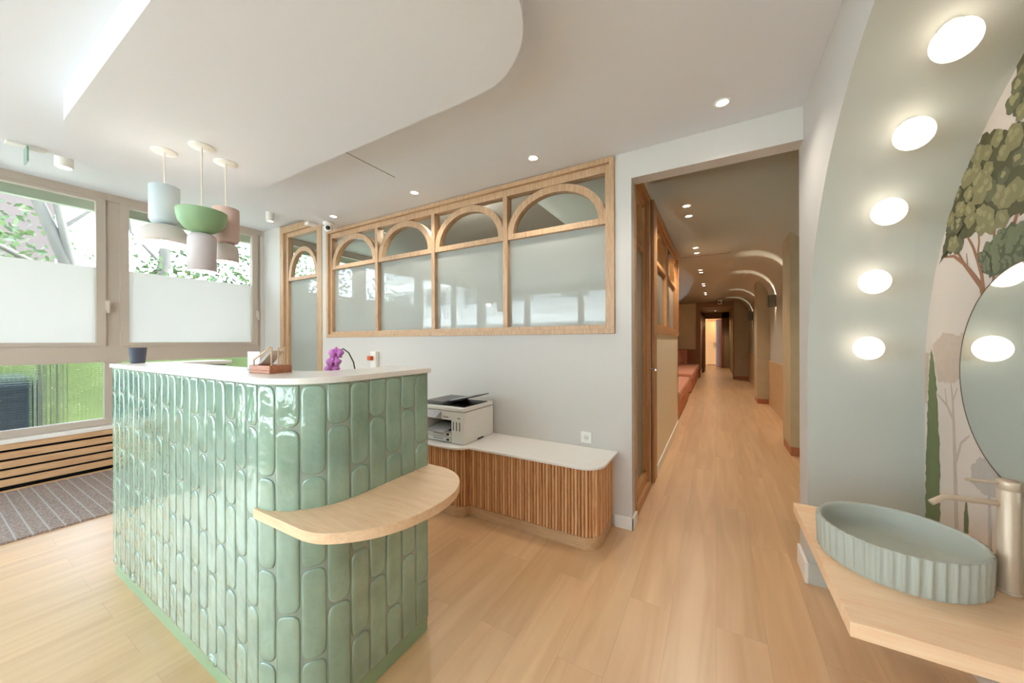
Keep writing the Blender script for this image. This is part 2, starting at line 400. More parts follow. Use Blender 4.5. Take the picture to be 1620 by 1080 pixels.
# ---------------------------------------------------------------- left facade windows
def facade_window(idx, y0, y1, handle_y):
    f = MB()
    f.box(-5.46, XL+.024, y0, y1, 2.75, 2.82); f.box(-5.46, XL+.012, y0, y1, 1.10, 1.265)
    f.box(-5.46, XL+.012, y0, y1, .465, .525)
    for q0, q1 in ((y0, y0+.055), (y1-.055, y1)):
        f.box(-5.46, XL, q0, q1, .525, 1.10); f.box(-5.46, XL, q0, q1, 1.265, 2.75)
    r = struct(f, 'window_%d' % idx, M_frame)
    a, b = y0+.05, y1-.05
    s_ = MB(); s_.box(-5.45, XL+.02, a, a+.065, 1.30, 2.722); s_.box(-5.45, XL+.02, b-.065, b, 1.30, 2.722)
    s_.box(-5.45, XL+.02, a, b, 1.2655, 1.30); s_.box(-5.45, XL+.02, a, b, 2.722, 2.7495)
    s_.build('sash', M_frame, r)
    MB().box(-5.43, -5.422, a+.06, b-.06, 1.295, 2.725).build('pane', M_glass, r)
    MB().box(-5.421, -5.4195, a+.063, b-.063, 1.30, 2.06).build('frosted_film', M_film, r)
    MB().box(-5.43, -5.424, a, b, .52, 1.105).build('textured_pane', M_reed, r)
    if handle_y is not None:
        h = MB(); h.box(XL+.02, XL+.032, handle_y-.014, handle_y+.014, 1.63, 1.73); h.box(XL+.03, XL+.05, handle_y-.012, handle_y+.012, 1.69, 1.715)
        h.box(XL+.045, XL+.06, handle_y-.011, handle_y+.011, 1.60, 1.715)
        h.build('handle', mat('beige_handle', (206, 194, 180), .4), r, .003)
    return r
facade_window(1, -.35, 1.10, 1.06)
facade_window(2, 1.10, 2.48, 2.42)
facade_window(3, 2.66, 5.0, None)
de = MB(); de.box(-5.46, XL+.02, -2.6, -2.52, 0, 2.80); de.box(-5.46, XL+.02, -.43, -.352, 0, 2.80); de.box(-5.46, XL+.02, -1.53, -1.43, 0, 2.8); de.box(-5.46, XL+.02, -2.6, -.352, 2.72, 2.80); de.box(-5.46, XL+.02, -2.6, -.352, 0, .08)
dr = struct(de, 'door_1', M_frame, .003)
MB().box(-5.43, -5.422, -2.53, -.42, .07, 2.73).build('pane', M_glass, dr)
# window board over the radiator cover
struct(MB().box(-5.46, -5.305, -.34, 2.49, .425, .462), 'trim_2', M_quartz, .003)
rc = thing('radiator_cover', 'pale oak slatted radiator cover under the left windows', 'radiator cover', (-5.33, .8, 0))
t = MB((-5.33, .8, 0)); t.box(-5.35, -5.32, -.33, 2.49, .372, .424); t.box(-5.35, -5.325, -.33, 2.49, 0, .02)
for yy in (-.33, 1.105, 2.45): t.box(-5.35, -5.325, yy, yy+.03, .02, .38)
t.build('frame', M_oakY, rc, .002)
for i in range(4):
    z = .292-i*.078
    MB((-5.33, .8, 0)).box(-5.342, -5.318, -.33, 2.49, z, z+.058).build('slat', M_oakY, rc, .002)
MB((-5.33, .8, 0)).box(-5.41, -5.40, -.33, 2.49, .0, .42).build('dark_backing', M_dark, rc)
tag(MB((-4.64, 0, 0)).box(-5.31, -3.98, YS+.1, 2.3, 0, .012).build('entrance_mat', M_mat), 'brown ribbed entrance matting below the left windows', 'mat')

# ---------------------------------------------------------------- arched joinery
def joinery(P, name_parts, root, u0, u1, posts, zb, zt, zrail, outer=.035, inner=.035, pw=.042, depth=.10, front=0., apex=None, org=(0, 0, 0), M=M_oakfr, clear_bottom=False):
    """P(u, d, z) gives a place: u along the wall, d outwards from it."""
    O = Vector(org)
    def bx(mb, a, b, z0, z1, d0, d1):
        vs = [P(u, d, z) for z in (z0, z1) for d in (d0, d1) for u in (a, b)]
        mb.add(vs, [(0, 2, 3, 1), (4, 5, 7, 6), (0, 1, 5, 4), (2, 6, 7, 3), (0, 4, 6, 2), (1, 3, 7, 5)])
    fo = MB(O)
    D0, D1 = -.11, front
    bx(fo, u0, u0+outer, zb, zt, D0, D1); bx(fo, u1-outer, u1, zb, zt, D0, D1)
    bx(fo, u0+outer, u1-outer, zb, zb+outer, D0, D1); bx(fo, u0+outer, u1-outer, zt-outer, zt, D0, D1)
    fo.build('outer_frame', M, root, .002)
    e0, e1 = -.09, front-.03
    a, b = u0+outer, u1-outer
    fi = MB(O)
    bx(fi, a, a+inner, zb+outer, zt-outer, e0, e1); bx(fi, b-inner, b, zb+outer, zt-outer, e0, e1)
    bx(fi, a+inner, b-inner, zb+outer, zb+outer+.03, e0, e1); bx(fi, a+inner, b-inner, zt-outer-.055, zt-outer, e0, e1)
    fi.build('inner_frame', M, root, .002)
    edges = [a+inner]+sum([[p-pw/2, p+pw/2] for p in posts], [])+[b-inner]
    for p in posts:
        t = MB(O); bx(t, p-pw/2, p+pw/2, zb+outer+.03, zt-outer-.055, e0, e1+.003); t.build('mullion', M, root, .002)
    ztop = zt-outer-.055
    for i in range(0, len(edges), 2):
        l, r = edges[i], edges[i+1]
        t = MB(O); bx(t, l, r, zrail-.045, zrail, e0, e1-.004); t.build('rail', M, root, .002)
        ah = (apex or ztop)-zrail; aw = (r-l)/2; cu = (l+r)/2; th = .052
        N_ = 28; vs = []; fs = []
        for j in range(N_+1):
            an = PI*j/N_
            for (rw, rh) in ((aw+.004, ah+.003), (aw-th, ah-th)):
                for d in (e0+.01, e1-.008): vs.append(P(cu+rw*cos(an), d, zrail+rh*sin(an)))
        for j in range(N_):
            q = j*4
            for (x, y) in ((0, 1), (1, 3), (3, 2), (2, 0)): fs.append((q+x, q+y, q+4+y, q+4+x))
        t = MB(O); t.add(vs, fs, 0, False); ao = t.build('arch', M, root)
        g = MB(O); bx(g, l-.003, r+.003, zb+outer, zrail-.04, -.062, -.054); g.build('frosted_pane', M_frost, root)
        g = MB(O); bx(g, l-.003, r+.003, zrail-.01, zt-outer, -.062, -.056); g.build('clear_pane', M_glass, root)
PB = lambda u, d, z: (u, YB-d, z)
aw = thing('arched_interior_window', 'long oak interior window with four arched bays over frosted panes', 'window', (-2.3, YB, 1.35))
joinery(PB, None, aw, -3.955, -.612, [-3.112, -2.317, -1.52], 1.35, 2.595, 2.185, outer=.036, inner=.035, front=.015, org=(-2.3, YB, 1.35))
sl = thing('glazed_side_light', 'narrow full-height oak glazed panel with one arch beside the left windows', 'glazed panel', (-4.5, YB, 0))
joinery(PB, None, sl, -4.97, -4.05, [], .0, 2.80, 2.135, outer=.085, inner=.06, front=.01, apex=2.50, org=(-4.5, YB, 0))

# ---------------------------------------------------------------- neighbour room behind the glass
nr = MB(); nr.box(-5.6, -.56, 5.3, 5.4, 0, 2.9)
struct(nr, 'wall_room_back', mat('room_paint', (190, 186, 174), .7))
struct(MB().box(-5.6, -.56, YB+.1, 5.4, 2.82, 2.9), 'ceiling_room', mat('room_ceiling', (196, 190, 180), .7))
rl = thing('room_fill_light', 'added fill light, out of view just behind the head of the arched interior window', 'lamp', (-2.4, 2.79, 2.82))  # added light, kept out of view, brightens the neighbour room
MB().lathe([(.001, 0), (.09, 0), (.09, -.025), (.001, -.03)], n=32).build('fill_disc', M_lamp, rl)
point(rl, (0, .15, -.12), 24, (1, .95, .9), .08)
# ================================================================ CORRIDOR
XC = -.5; XCR = .95; Y1 = 2.63
wc = MB()
wc.box(-.62, XC, 3.56, 5.96, 0, 1.37)
wc.box(-.62, XC, Y1, 3.56, 2.58, 2.85); wc.box(-.62, XC, 3.56, 5.96, 2.59, 2.85)
wc.box(-1.3, -.5, 5.90, 5.96, 0, 2.85)
struct(wc, 'wall_corridor_left', M_corr)
struct(MB().box(-1.42, -1.3, 5.9, 14.1, 0, 2.85), 'wall_waiting_left', M_corr)
struct(MB().box(XC, XC+.012, 3.56, 5.97, 0, .085), 'baseboard_corridor', M_white, .003)
# ceiling with curved vault into the right wall
vp = [(-1.45, 2.6)]+[(.45+.5*sin(math.radians(a)), 2.1+.5*cos(math.radians(a))) for a in range(0, 91, 5)]+[(XCR, 0), (XCR+.1, 0), (XCR+.1, 2.85), (-1.45, 2.85)]
v = MB(); v.prism(vp, Y1-.01, 14.0, fn=lambda p, z: (p[0], z, p[1]))
o = struct(v, 'ceiling_corridor', M_vault)
for p in o.data.polygons:
    p.use_smooth = abs(p.normal.y) < .5 and p.center.z > 2.05 and p.center.z < 2.61
def pier(idx, x0, x1, y0, y1):
    # piers run up into the vault
    z = lambda x: 2.1+math.sqrt(max(0, .25-max(0, x-.45)**2))
    pts = [(x0, .10)]+[(x1, .10)]+[(x1+(x0-x1)*i/8, min(2.6, z(min(.949, x1+(x0-x1)*i/8))+.01)) for i in range(9)]
    t = MB(); t.prism(pts, y0, y1, fn=lambda p, zz: (p[0], zz, p[1]))
    r = struct(t, 'wall_pier_%d' % idx, M_conc, .003)
    MB().box(x0+.006, x1, y0+.006, y1-.006, 0, .10).build('baseboard', M_terr, r)
pier(1, .725, .95, 5.0, 5.5); pier(2, .735, .95, 8.8, 9.35)
struct(MB().box(.93, .95, 5.5, 14, 0, .90), 'trim_3', wood('pale_wainscot', (184, 156, 116), (202, 174, 134), 'Y'))
# end wall with portal
we = MB(); we.box(-1.4, -.58, 14.0, 14.15, 0, 2.85); we.box(.52, 1.1, 14.0, 14.15, 0, 2.85, 1); we.box(-.58, .52, 14, 14.15, 2.55, 2.85, 1)
struct(we, 'wall_corridor_end', [M_corr, M_conc])
struct(MB().box(.515, .95, 13.985, 14.0, 0, .10), 'baseboard_end', M_terr)
struct(MB().box(-1.3, -.58, 13.98, 14.0, 0, .99), 'trim_4', M_terr)
pt = MB(); pt.box(-.60, -.46, 13.96, 14.2, 0, 2.60); pt.box(-.46, .53, 13.96, 14.2, 2.44, 2.60); pt.box(.50, .535, 13.96, 14.2, 0, 2.60)
struct(pt, 'trim_5', wood('portal_wood', (140, 104, 64), (168, 128, 82), 'Z'))
pw_ = MB(); pw_.box(-.7, -.56, 14.15, 21, 0, 2.7); pw_.box(.55, .7, 14.15, 19.5, 0, 2.7)
pw_.box(-.6, -.45, 19.4, 19.52, 0, 2.7); pw_.box(.27, .7, 19.4, 19.52, 0, 2.7); pw_.box(-.6, .7, 19.4, 19.52, 2.36, 2.7)
struct(pw_, 'wall_passage', mat('passage_wall', (150, 128, 92), .6))
struct(MB().box(-.7, 1.7, 14.15, 21.6, 2.62, 2.7), 'ceiling_passage', mat('passage_ceiling', (160, 132, 96), .6))
struct(MB().box(-.7, 1.7, 21.3, 21.5, 0, 2.7).box(1.55, 1.7, 19.4, 21.5, 0, 2.7), 'wall_far_room', mat('warm_cream', (216, 166, 108), .6))
fr = MB(); fr.box(-.47, -.42, 19.36, 19.42, 0, 2.40); fr.box(.25, .33, 19.36, 19.42, 0, 2.40); fr.box(-.47, .33, 19.36, 19.42, 2.33, 2.40)
struct(fr, 'door_2', M_brown)
r = tag(MB((.26, 19.5, 0)).obox((.15, 19.9, 1.17), (-.3, 1, 0), (1, .3, 0), (0, 0, 1), .4, .02, 1.16).build('door_leaf', M_brown), 'brown wooden door standing open at the far end of the corridor', 'door')
r = tag(MB((-.4, 16, 0)).obox((-.43, 16.5, 1.18), (.05, 1, 0), (1, -.05, 0), (0, 0, 1), .45, .025, 1.17).build('door_leaf', mat('dark_brown_lacquer', (96, 52, 34), .4)), 'dark brown door leaf folded back against the left side of the passage', 'door')
h = MB((-.4, 16, 0)); h.tube([(-.41, 16.15, 1.05), (-.35, 16.15, 1.05), (-.34, 16.3, 1.05)], .012); h.build('lever_handle', M_metal, r)
cb = thing('tall_cupboard', 'cream tall cupboard in the lit room beyond the far door', 'cupboard', (-.2, 21.1, 0))
for x0, x1 in ((-.55, -.02), (-.01, .5)):
    d = MB((-.2, 21.1, 0)).box(x0, x1, 21.1, 21.28, .05, 2.3).build('door', mat('cream_laminate', (222, 178, 120), .5), cb, .004)
    MB((-.2, 21.1, 0)).box((x1-.05) if x1 < 0 else x0+.03, (x1-.03) if x1 < 0 else x0+.05, 21.07, 21.1, .9, 1.2).build('handle', M_metal, d)
point(cb, (.3, -.6, 2.1), 14, (1, .82, .6), .1)

# corridor glazed door and window (left side)
PCc = lambda u, d, z: (XC+d, u, z)
gd = thing('glazed_corridor_door', 'oak glazed door with an arched head at the start of the corridor', 'door', (XC, 3.0, 0))
joinery(PCc, None, gd, 2.64, 3.34, [], .01, 2.575, 2.10, outer=.06, inner=.05, front=.0, org=(XC, 3.0, 0), M=M_oakframeY)
MB((XC, 3.0, 0)).box(-.59, -.52, 2.70, 3.28, .045, .16).build('bottom_rail', M_oakframeY, gd, .002)
hd = MB((XC, 3.0, 0)); hd.tube([(-.51, 3.31, 1.05), (-.45, 3.31, 1.05), (-.445, 3.22, 1.05)], .009, 8); hd.box(-.515, -.508, 3.295, 3.325, .98, 1.08); hd.build('lever_handle', M_metal, gd)
struct(MB().box(-.60, -.505, 3.35, 3.44, 0, 2.58), 'trim_6', mat('dark_jamb', (92, 58, 34), .5))
struct(MB().box(-.61, -.485, 3.44, 3.60, 0, 2.59), 'trim_7', M_oakframeY, .002)
cw = thing('arched_corridor_window', 'oak two-bay arched window over the cream corridor wall', 'window', (XC, 4.7, 1.37))
joinery(PCc, None, cw, 3.60, 5.96, [4.72], 1.37, 2.59, 2.13, outer=.07, inner=.07, pw=.10, front=.012, org=(XC, 4.7, 1.37), M=M_oakframeY)
struct(MB().box(-.6, -.49, Y1-.005, Y1+.02, 0, 2.42), 'trim_8', M_oakframeY)

# banquettes
def banquette(loc, y0, y1, label, back):
    t = thing('banquette', label, 'sofa', loc, group='salmon banquettes in the waiting area'); O = Vector(loc)
    b = MB(O); b.box(-1.28, -.52, y0, y1, .04, .30); b.build('base', M_pink, t, .02)
    b = MB(O); b.box(-1.29, -.49, y0, y1, .29, .49); b.build('seat_cushion', M_pink, t, .045)
    b = MB(O)
    prof = [(-1.29, .40)]+[(-1.29+.0, 1.0)]+[(-1.13+.07*cos(math.radians(a)), .95+.07*sin(math.radians(a))) for a in range(90, -1, -15)]+[(-1.0, .60), (-1.03, .44)]
    b.prism(prof, y0, y1, fn=lambda p, z: (p[0], z, p[1])); b.build('backrest', M_pink, t, .03)
    if back:
        b = MB(O); pr = [(-1.0, .45)]+[(-.98+.0, .85)]+arc(-.9, .92, .10, 180, 0, 10)+[(-.80, .47)]
        b = MB(O); b.box(-1.25, -.86, y1-.25, y1-.03, .45, 1.0); b.build('end_cushion', M_pink, t, .06)
b1 = banquette((-.9, 7.6, 0), 6.2, 8.85, 'near salmon upholstered banquette just behind the corridor wall', False)
b2 = banquette((-.9, 11.2, 0), 9.7, 13.85, 'far salmon upholstered banquette with rounded backrest by the wood panel', True)

# ---------------------------------------------------------------- downlights
def downlight(loc, label, energy, group, col=(1, .92, .82)):
    t = thing('recessed_downlight', label, 'light', loc, group=group); O = Vector(loc)
    MB().lathe([(.030, 0), (.030, -.003), (.041, -.004), (.043, -.001), (.043, .0)], n=24).build('trim_ring', M_white, t)
    MB().lathe([(.0005, -.0015), (.030, -.0015)], n=24).build('lens', M_lamp, t)
    spot(t, (0, 0, -.02), energy, 125, .7, col)
    return t
lab = {-3.43: 'recessed downlight nearest the white security camera', -2.275: 'second recessed downlight from the left above the interior window',
       -1.12: 'third recessed downlight from the left above the interior window', .035: 'recessed downlight nearest the right wall of the reception'}
for x, l in lab.items(): downlight((x, 2.25, ZC), l, 12, 'row of downlights along the interior window')
for i, (ya, yb) in enumerate(((3.80, 4.12), (5.58, 5.92), (7.38, 7.67), (9.24, 9.57), (11.0, 11.4))):
    nm = ['first', 'second', 'third', 'fourth', 'fifth'][i]
    for q, y in enumerate((ya, yb)):
        downlight((-.24, y, ZC), 'corridor downlight, %s of the %s pair from the doorway' % (('nearer', 'farther')[q], nm), 24, 'paired corridor downlights', (1, .90, .76))
downlight((-.2, 15.5, 2.62), 'single downlight in the passage past the wooden portal', 60, 'paired corridor downlights', (1, .8, .58))
downlight((0, 18.2, 2.62), 'farthest downlight in the passage just before the far door', 50, 'paired corridor downlights', (1, .8, .58))
tag(MB((-.15, 6.13, 2.6)).box(-.50, .21, 6.11, 6.15, 2.594, 2.6).box(-.49, .20, 6.122, 6.138, 2.592, 2.5945, 1).build('linear_air_vent', [M_corr, M_dark]), 'thin linear slot vent in the corridor ceiling', 'vent')

def surface_spot(loc, r, h, label):
    t = thing('ceiling_spot', label, 'light', loc, group='white surface-mounted spots by the left windows')
    MB().lathe([(.001, 0), (r, 0), (r, -h), (r*.85, -h), (r*.85, -h+.01), (.001, -h+.012)], n=28).build('housing', M_white, t)
    MB().lathe([(.0005, -h+.008), (r*.84, -h+.008)], n=24).build('lens', M_lamp, t)
    spot(t, (0, 0, -h-.01), 9, 110, .7)
surface_spot((-4.52, .66, ZR), .05, .12, 'white cylinder spot above the left-hand window')
surface_spot((-4.45, 2.135, ZR), .04, .13, 'white cylinder spot above the narrow glazed panel')

# exit sign
ex = thing('exit_sign', 'small clear green emergency sign plate hanging from the ceiling edge', 'sign', (-3.95, .42, ZC))
MB().box(-.03, .03, -.08, .08, -.012, 0).build('base_plate', M_white, ex, .003)
MB().box(-.06, .06, -.004, .004, -.11, -.012).build('acrylic_plate', mat('green_acrylic', (150, 196, 170), .15, trans=.6), ex)

# security cameras
def dome_cam(loc, label, rz, s=1.0):
    t = thing('security_camera', label, 'camera', loc, rz, 'white security cameras')
    MB().lathe([(.001, 0), (.045*s, 0), (.045*s, -.018*s), (.03*s, -.024*s), (.001, -.025*s)], n=24).build('mount', M_white, t)
    MB().sphere((0, 0, -.05*s), .038*s, 20).build('housing', M_white, t)
    MB().lathe([(.001, 0), (.017*s, 0), (.019*s, -.006*s), (.001, -.008*s)], c=(.0, -.033*s, -.057*s), n=20, axis='Y').build('lens', M_dark, t)
    return t
c_ = dome_cam((-3.66, 2.34, ZC), 'white dome security camera by the left end of the arched interior window', .9, 1.2)
c_ = dome_cam((.12, 13.2, ZC), 'small security camera on the corridor ceiling before the portal', 0, 1.6)
tag(MB((-3.83, 2.25, ZC)).box(-3.87, -3.80, 2.2, 2.3, ZC-.03, ZC).build('motion_detector', M_white, None, .006), 'small white detector box on the ceiling edge beside the security camera', 'detector')

# sconces
def sconce(y, label):
    t = thing('wall_sconce', label, 'light', (XCR, y, 2.02), group='square up-down sconces on the corridor wall')
    b = MB(); b.box(-.11, -.106, -.06, .06, -.11, .11); b.box(-.004, 0, -.06, .06, -.11, .11); b.box(-.11, 0, -.06, -.056, -.11, .11); b.box(-.11, 0, .056, .06, -.11, .11); b.box(-.11, 0, -.06, .06, -.012, .012)
    b.build('housing', mat('bronze_grey', (120, 112, 92), .35, metal=.6), t)
    b = MB()
    for q in (-1, 1):
        for e in (-1, 1): b.box(-.106, -.004, q*.024-.002, q*.024+.002, min(e*.012, e*.108), max(e*.012, e*.108))
    b.build('louvre', M_dark, t)  # inner blades added only to squeeze the light into a narrow band
    for e in (-1, 1):
        MB().box(-.05, -.01, -.015, .015, min(e*.013, e*.018), max(e*.013, e*.018)).build('led', M_lamp, t)
        point(t, (-.03, 0, e*.045), 9, (1, .90, .74), .008)
sconce(6.35, 'square wall sconce hidden behind the nearest corridor pier'); sconce(8.0, 'square wall sconce between the first and second corridor piers')
sconce(10.7, 'square wall sconce just past the second corridor pier'); sconce(12.6, 'farthest square wall sconce, before the end wall of the corridor')
# ================================================================ RECEPTION DESK
DO = (-2.0, .9, 0)
desk = thing('reception_desk', 'curved reception desk clad in glossy sage green tiles with white counter', 'desk', DO)
RC = .215; DX = -1.125; DY = .600; DL = -2.94; DE = 1.185   # face lines of the carcass
def path(s):
    """arc length from the right back end towards the left -> point and outward normal"""
    L1 = DE-(DY+RC); L2 = RC*PI/2
    if s < L1: return (DX, DE-s), (1, 0)
    if s < L1+L2:
        a = (s-L1)/RC; cx, cy = DX-RC, DY+RC
        return (cx+RC*cos(a), cy-RC*sin(a)), (cos(a), -sin(a))
    return (DX-RC-(s-L1-L2), DY), (0, -1)
LT = (DE-(DY+RC))+RC*PI/2+(DX-RC-DL)
def offs(d, n=40):
    L1 = DE-(DY+RC); L2 = RC*PI/2
    ss = [0]+[L1+L2*i/16 for i in range(17)]+[LT]
    out = []
    for s in ss:
        p, nn = path(s); out.append((p[0]+nn[0]*d, p[1]+nn[1]*d))
    return out
# carcass and plinth
outer = offs(0); 
car = outer+[(DL, DY+.001+.48), (DL+.12, DY+.48), (DL+.12, DY+.12), (DX-.12-.1, DY+.12), (DX-.12, DY+.22), (DX-.12, DE)]
MB(DO).prism(car, .06, 1.16).build('carcass', M_green, desk)
pl = offs(-.004)+[(DL+.005, DY+.475), (DL+.115, DY+.475), (DL+.115, DY+.12), (DX-.22, DY+.12), (DX-.12, DY+.22), (DX-.12, DE-.003)]
MB(DO).prism(pl, 0, .065).build('plinth', M_green, desk)
# tiles: one stadium-shaped pillow after another, column by column
PW = .0775; TH = .306
tl = MB(DO)
gp = offs(.0015)
gv = [(p[0], p[1], z) for z in (.065, 1.16) for p in gp]; gn = len(gp)
tl.add(gv, [(i, i+1, gn+i+1, gn+i) for i in range(gn-1)], 1, True)
def tile(s0, s1, z0, z1, tl, rt, rb, wob):
    wv = (s1-s0)/2; cs = (s0+s1)/2
    def outline(ins):
        h = wv-ins; pts = []; ra = h*.92
        def end(zc, sg, rnd):
            q = []
            if rnd:
                for i in range(9):
                    a = PI*i/8; e = .78
                    cx = (abs(cos(a))**e)*(1 if cos(a) >= 0 else -1); sy = abs(sin(a))**e
                    q.append((cs+h*cx*sg, zc+sg*(sy*ra)))
            else:
                for i in range(9): q.append((cs+h*(1-2*i/8)*sg, zc+sg*ra*.999))
            return q
        top = end(z1-ra-ins, 1, rt); bot = end(z0+ra+ins, -1, rb)
        return top+bot
    rings = [(0.0012, .001), (.0016, .0032), (.0045, .0052), (.009, .0060), (.020, .0057)]
    vs = []
    for ins, d in rings:
        for (s_, z_) in outline(ins):
            p, nn = path(min(LT, max(0, s_)))
            dd = d+wob*(z_-z0)/max(.05, z1-z0)
            vs.append((p[0]+nn[0]*dd, p[1]+nn[1]*dd, z_))
    k = 18; fs = []
    for j in range(len(rings)-1):
        for i in range(k): fs.append((j*k+i, j*k+(i+1) % k, (j+1)*k+(i+1) % k, (j+1)*k+i))
    b = (len(rings)-1)*k
    for i in range(8): fs.append((b+i, b+i+1, b+16-i, b+17-i))
    tl.add(vs, fs, 0, True)
rnd = random.Random(3)
ncol = int(LT/PW)+1
for c in range(ncol):
    s0 = c*PW+.001; s1 = min(LT, (c+1)*PW)-.001
    if s1-s0 < .02: continue
    z = 1.159; first = .306 if c % 2 == 0 else .145
    if c > 9: first += rnd.uniform(-.012, .012)
    first = min(first, .306)
    zz = [1.159, 1.159-first]
    while zz[-1] > .07+TH+.03: zz.append(zz[-1]-TH)
    zz.append(.068)
    for i in range(len(zz)-1):
        tile(s0, s1, zz[i+1]+.0015, zz[i]-.0015, tl, i > 0 or c % 2 == 0, i < len(zz)-2, rnd.uniform(-.0008, .0012))
tl.build('tile_cladding', [M_tile, M_grout], desk)
# counter top: a U in white quartz
top = offs(.013)+[(DL-.012, DY+.49), (DL+.19, DY+.49), (DL+.19, DY+.22)]+[(DX-.22-.16, DY+.22)]+[(DX-.22-.16+.14*sin(math.radians(a)), DY+.36-.14*cos(math.radians(a))) for a in range(10, 91, 16)]+[(DX-.24, DE+.005)]
top[0] = (top[0][0], DE+.013); top[len(offs(0))-1] = (DL-.012, DY-.013)
MB(DO).prism(top, 1.160, 1.181).build('counter_top', M_quartz, desk, .002)
MB(DO).box(DL+.115, DX-.12, DY+.12, 1.22, .72, .745).build('worktop', M_white, desk, .002)
MB(DO).box(DL+.118, DL+.135, DY+.12, DY+.478, .76, 1.10).build('return_panel', M_green, desk)
# oak shelf on the desk
sh = [(-1.335, .585), (-1.10, .588), (-1.05, .590), (-1.00, .601), (-.955, .626), (-.905, .672), (-.866, .725), (-.838, .79), (-.824, .86), (-.820, .93), (-.832, 1.01), (-.862, 1.08), (-.905, 1.135), (-.965, 1.175), (-1.03, 1.195), (-1.12, 1.197), (-1.14, 1.197), (-1.14, .80), (-1.20, .66), (-1.335, .62)]
def smooth_line(P, k=4):
    out = []
    for i in range(len(P)-1):
        a, b, c, d = P[max(0, i-1)], P[i], P[i+1], P[min(len(P)-1, i+2)]
        for j in range(k):
            t = j/k
            out.append(tuple(.5*(2*b[q]+(c[q]-a[q])*t+(2*a[q]-5*b[q]+4*c[q]-d[q])*t*t+(3*b[q]-a[q]-3*c[q]+d[q])*t**3) for q in (0, 1)))
    return out+[P[-1]]
sh = smooth_line(sh[:16])+sh[16:]
so = MB((-1.0, .9, .745)); so.prism(sh, .714, .746)
tag(so.build('oak_shelf', wood('shelf_oak', (224, 182, 142), (242, 208, 170), 'X', 1.3), None, .002), 'rounded oak shelf projecting from the green tiled desk', 'shelf')

# ================================================================ LOW CABINETS
def slatted(name, label, O, x0, x1, yf, yb, rr, zc, doors, left_open=False):
    t = thing(name, label, 'cabinet', O, group='slatted low cabinets by the wall')
    R = .10
    def line(d):   # front edge running right then round the corner to the wall
        pts = [(x0, yf-d)]+[(x1-R+(R+d)*cos(math.radians(a)), yf+R+(R+d)*sin(math.radians(a))) for a in range(-90, 1, 10)]+[(x1+d, yb)]
        return pts
    MB(O).prism(line(-.012)+[(x0, yb)], .075, zc-.022).build('body', M_oakZ, t)
    MB(O).prism(line(.004)+[(x0, yb)], 0, .078).build('plinth', M_oak, t, .004)
    MB(O).prism(line(.045 if not left_open else .04)+[(x0, yb)], zc-.018, zc).build('top', M_quartz, t, .004)
    # slats along the line
    base_ = line(0); seg = []
    L = [0]
    for i in range(len(base_)-1): L.append(L[-1]+math.dist(base_[i], base_[i+1]))
    def at(s):
        for i in range(len(L)-1):
            if s <= L[i+1]+1e-9:
                f = (s-L[i])/(L[i+1]-L[i]); a, b = base_[i], base_[i+1]
                tx, ty = (b[0]-a[0]), (b[1]-a[1]); l = math.hypot(tx, ty)
                return (a[0]+tx*f, a[1]+ty*f), (ty/l, -tx/l), (tx/l, ty/l)
        return base_[-1], (1, 0), (0, 1)
    pitch = .0218; nsl = int(L[-1]/pitch)
    parts = {}
    split = (x1-x0-R*.1)*.5
    for i in range(nsl):
        s = (i+.5)*L[-1]/nsl
        p, nn, tt = at(s)
        if doors == 2: key = 'door_a' if s < split else ('door_b' if s < (x1-x0-.04) else 'side')
        else: key = 'door_b' if s < (x1-x0-.04) else 'side'
        parts.setdefault(key, MB(O))
        hw = .0085
        prof = [(-hw, -.012), (-hw, .001), (-hw*.55, .0065), (hw*.55, .0065), (hw, .001), (hw, -.012)]
        pts = [(p[0]+tt[0]*u+nn[0]*d, p[1]+tt[1]*u+nn[1]*d) for u, d in prof]
        parts[key].prism(pts, .082, zc-.024, mi=i*7 % 3)
    ms = [M_slat, wood('slat_oak_light', (212, 158, 106), (240, 196, 148), 'Z', 3), wood('slat_oak_red', (176, 112, 68), (216, 160, 110), 'Z', 3)]
    for k_, mb in parts.items():
        mb.build('door' if k_ != 'side' else 'side_panel', ms, t)
    return t
slatted('slatted_cabinet', 'deeper slatted oak cabinet under the printer with white top', (-2.2, 2.3, 0), -2.75, -1.592, 2.05, YB-.003, 0, .527, 1)
slatted('slatted_cabinet', 'long low slatted oak cabinet with white top beside the doorway', (-1.1, 2.3, 0), -1.588, -.635, 2.118, YB-.003, 0, .5265, 2, True)

# ================================================================ PRINTER
PO = (-1.82, 2.28, .527)
pr = thing('printer', 'white multifunction printer with black feeder tray on the slatted cabinet', 'printer', PO)
M_pw = mat('printer_white', (226, 222, 214), .45); M_pg = mat('printer_grey', (176, 176, 178), .4)
x0, x1, y0, y1, z0 = -2.03, -1.615, 2.085, 2.475, .527
b = MB(PO)
b.box(x0+.05, x1-.12, y0+.20, y1-.001, z0+.005, z0+.175)           # core behind the bay
b.box(x0, x0+.05, y0, y1, z0+.004, z0+.175); b.box(x1-.12, x1, y0, y1, z0+.004, z0+.175)
b.box(x0+.05, x1-.12, y0+.015, y0+.2, z0+.004, z0+.085)
b.box(x0, x1, y0, y1, z0+.175, z0+.24)
b.build('body', M_pw, pr)
MB(PO).box(x0+.05, x1-.12, y0+.198, y0+.2, z0+.085, z0+.175).build('bay_back', M_dark, pr)
MB(PO).box(x0+.055, x1-.125, y0+.02, y0+.195, z0+.086, z0+.088).build('paper_bay_floor', mat('charcoal', (58, 56, 58), .5), pr)
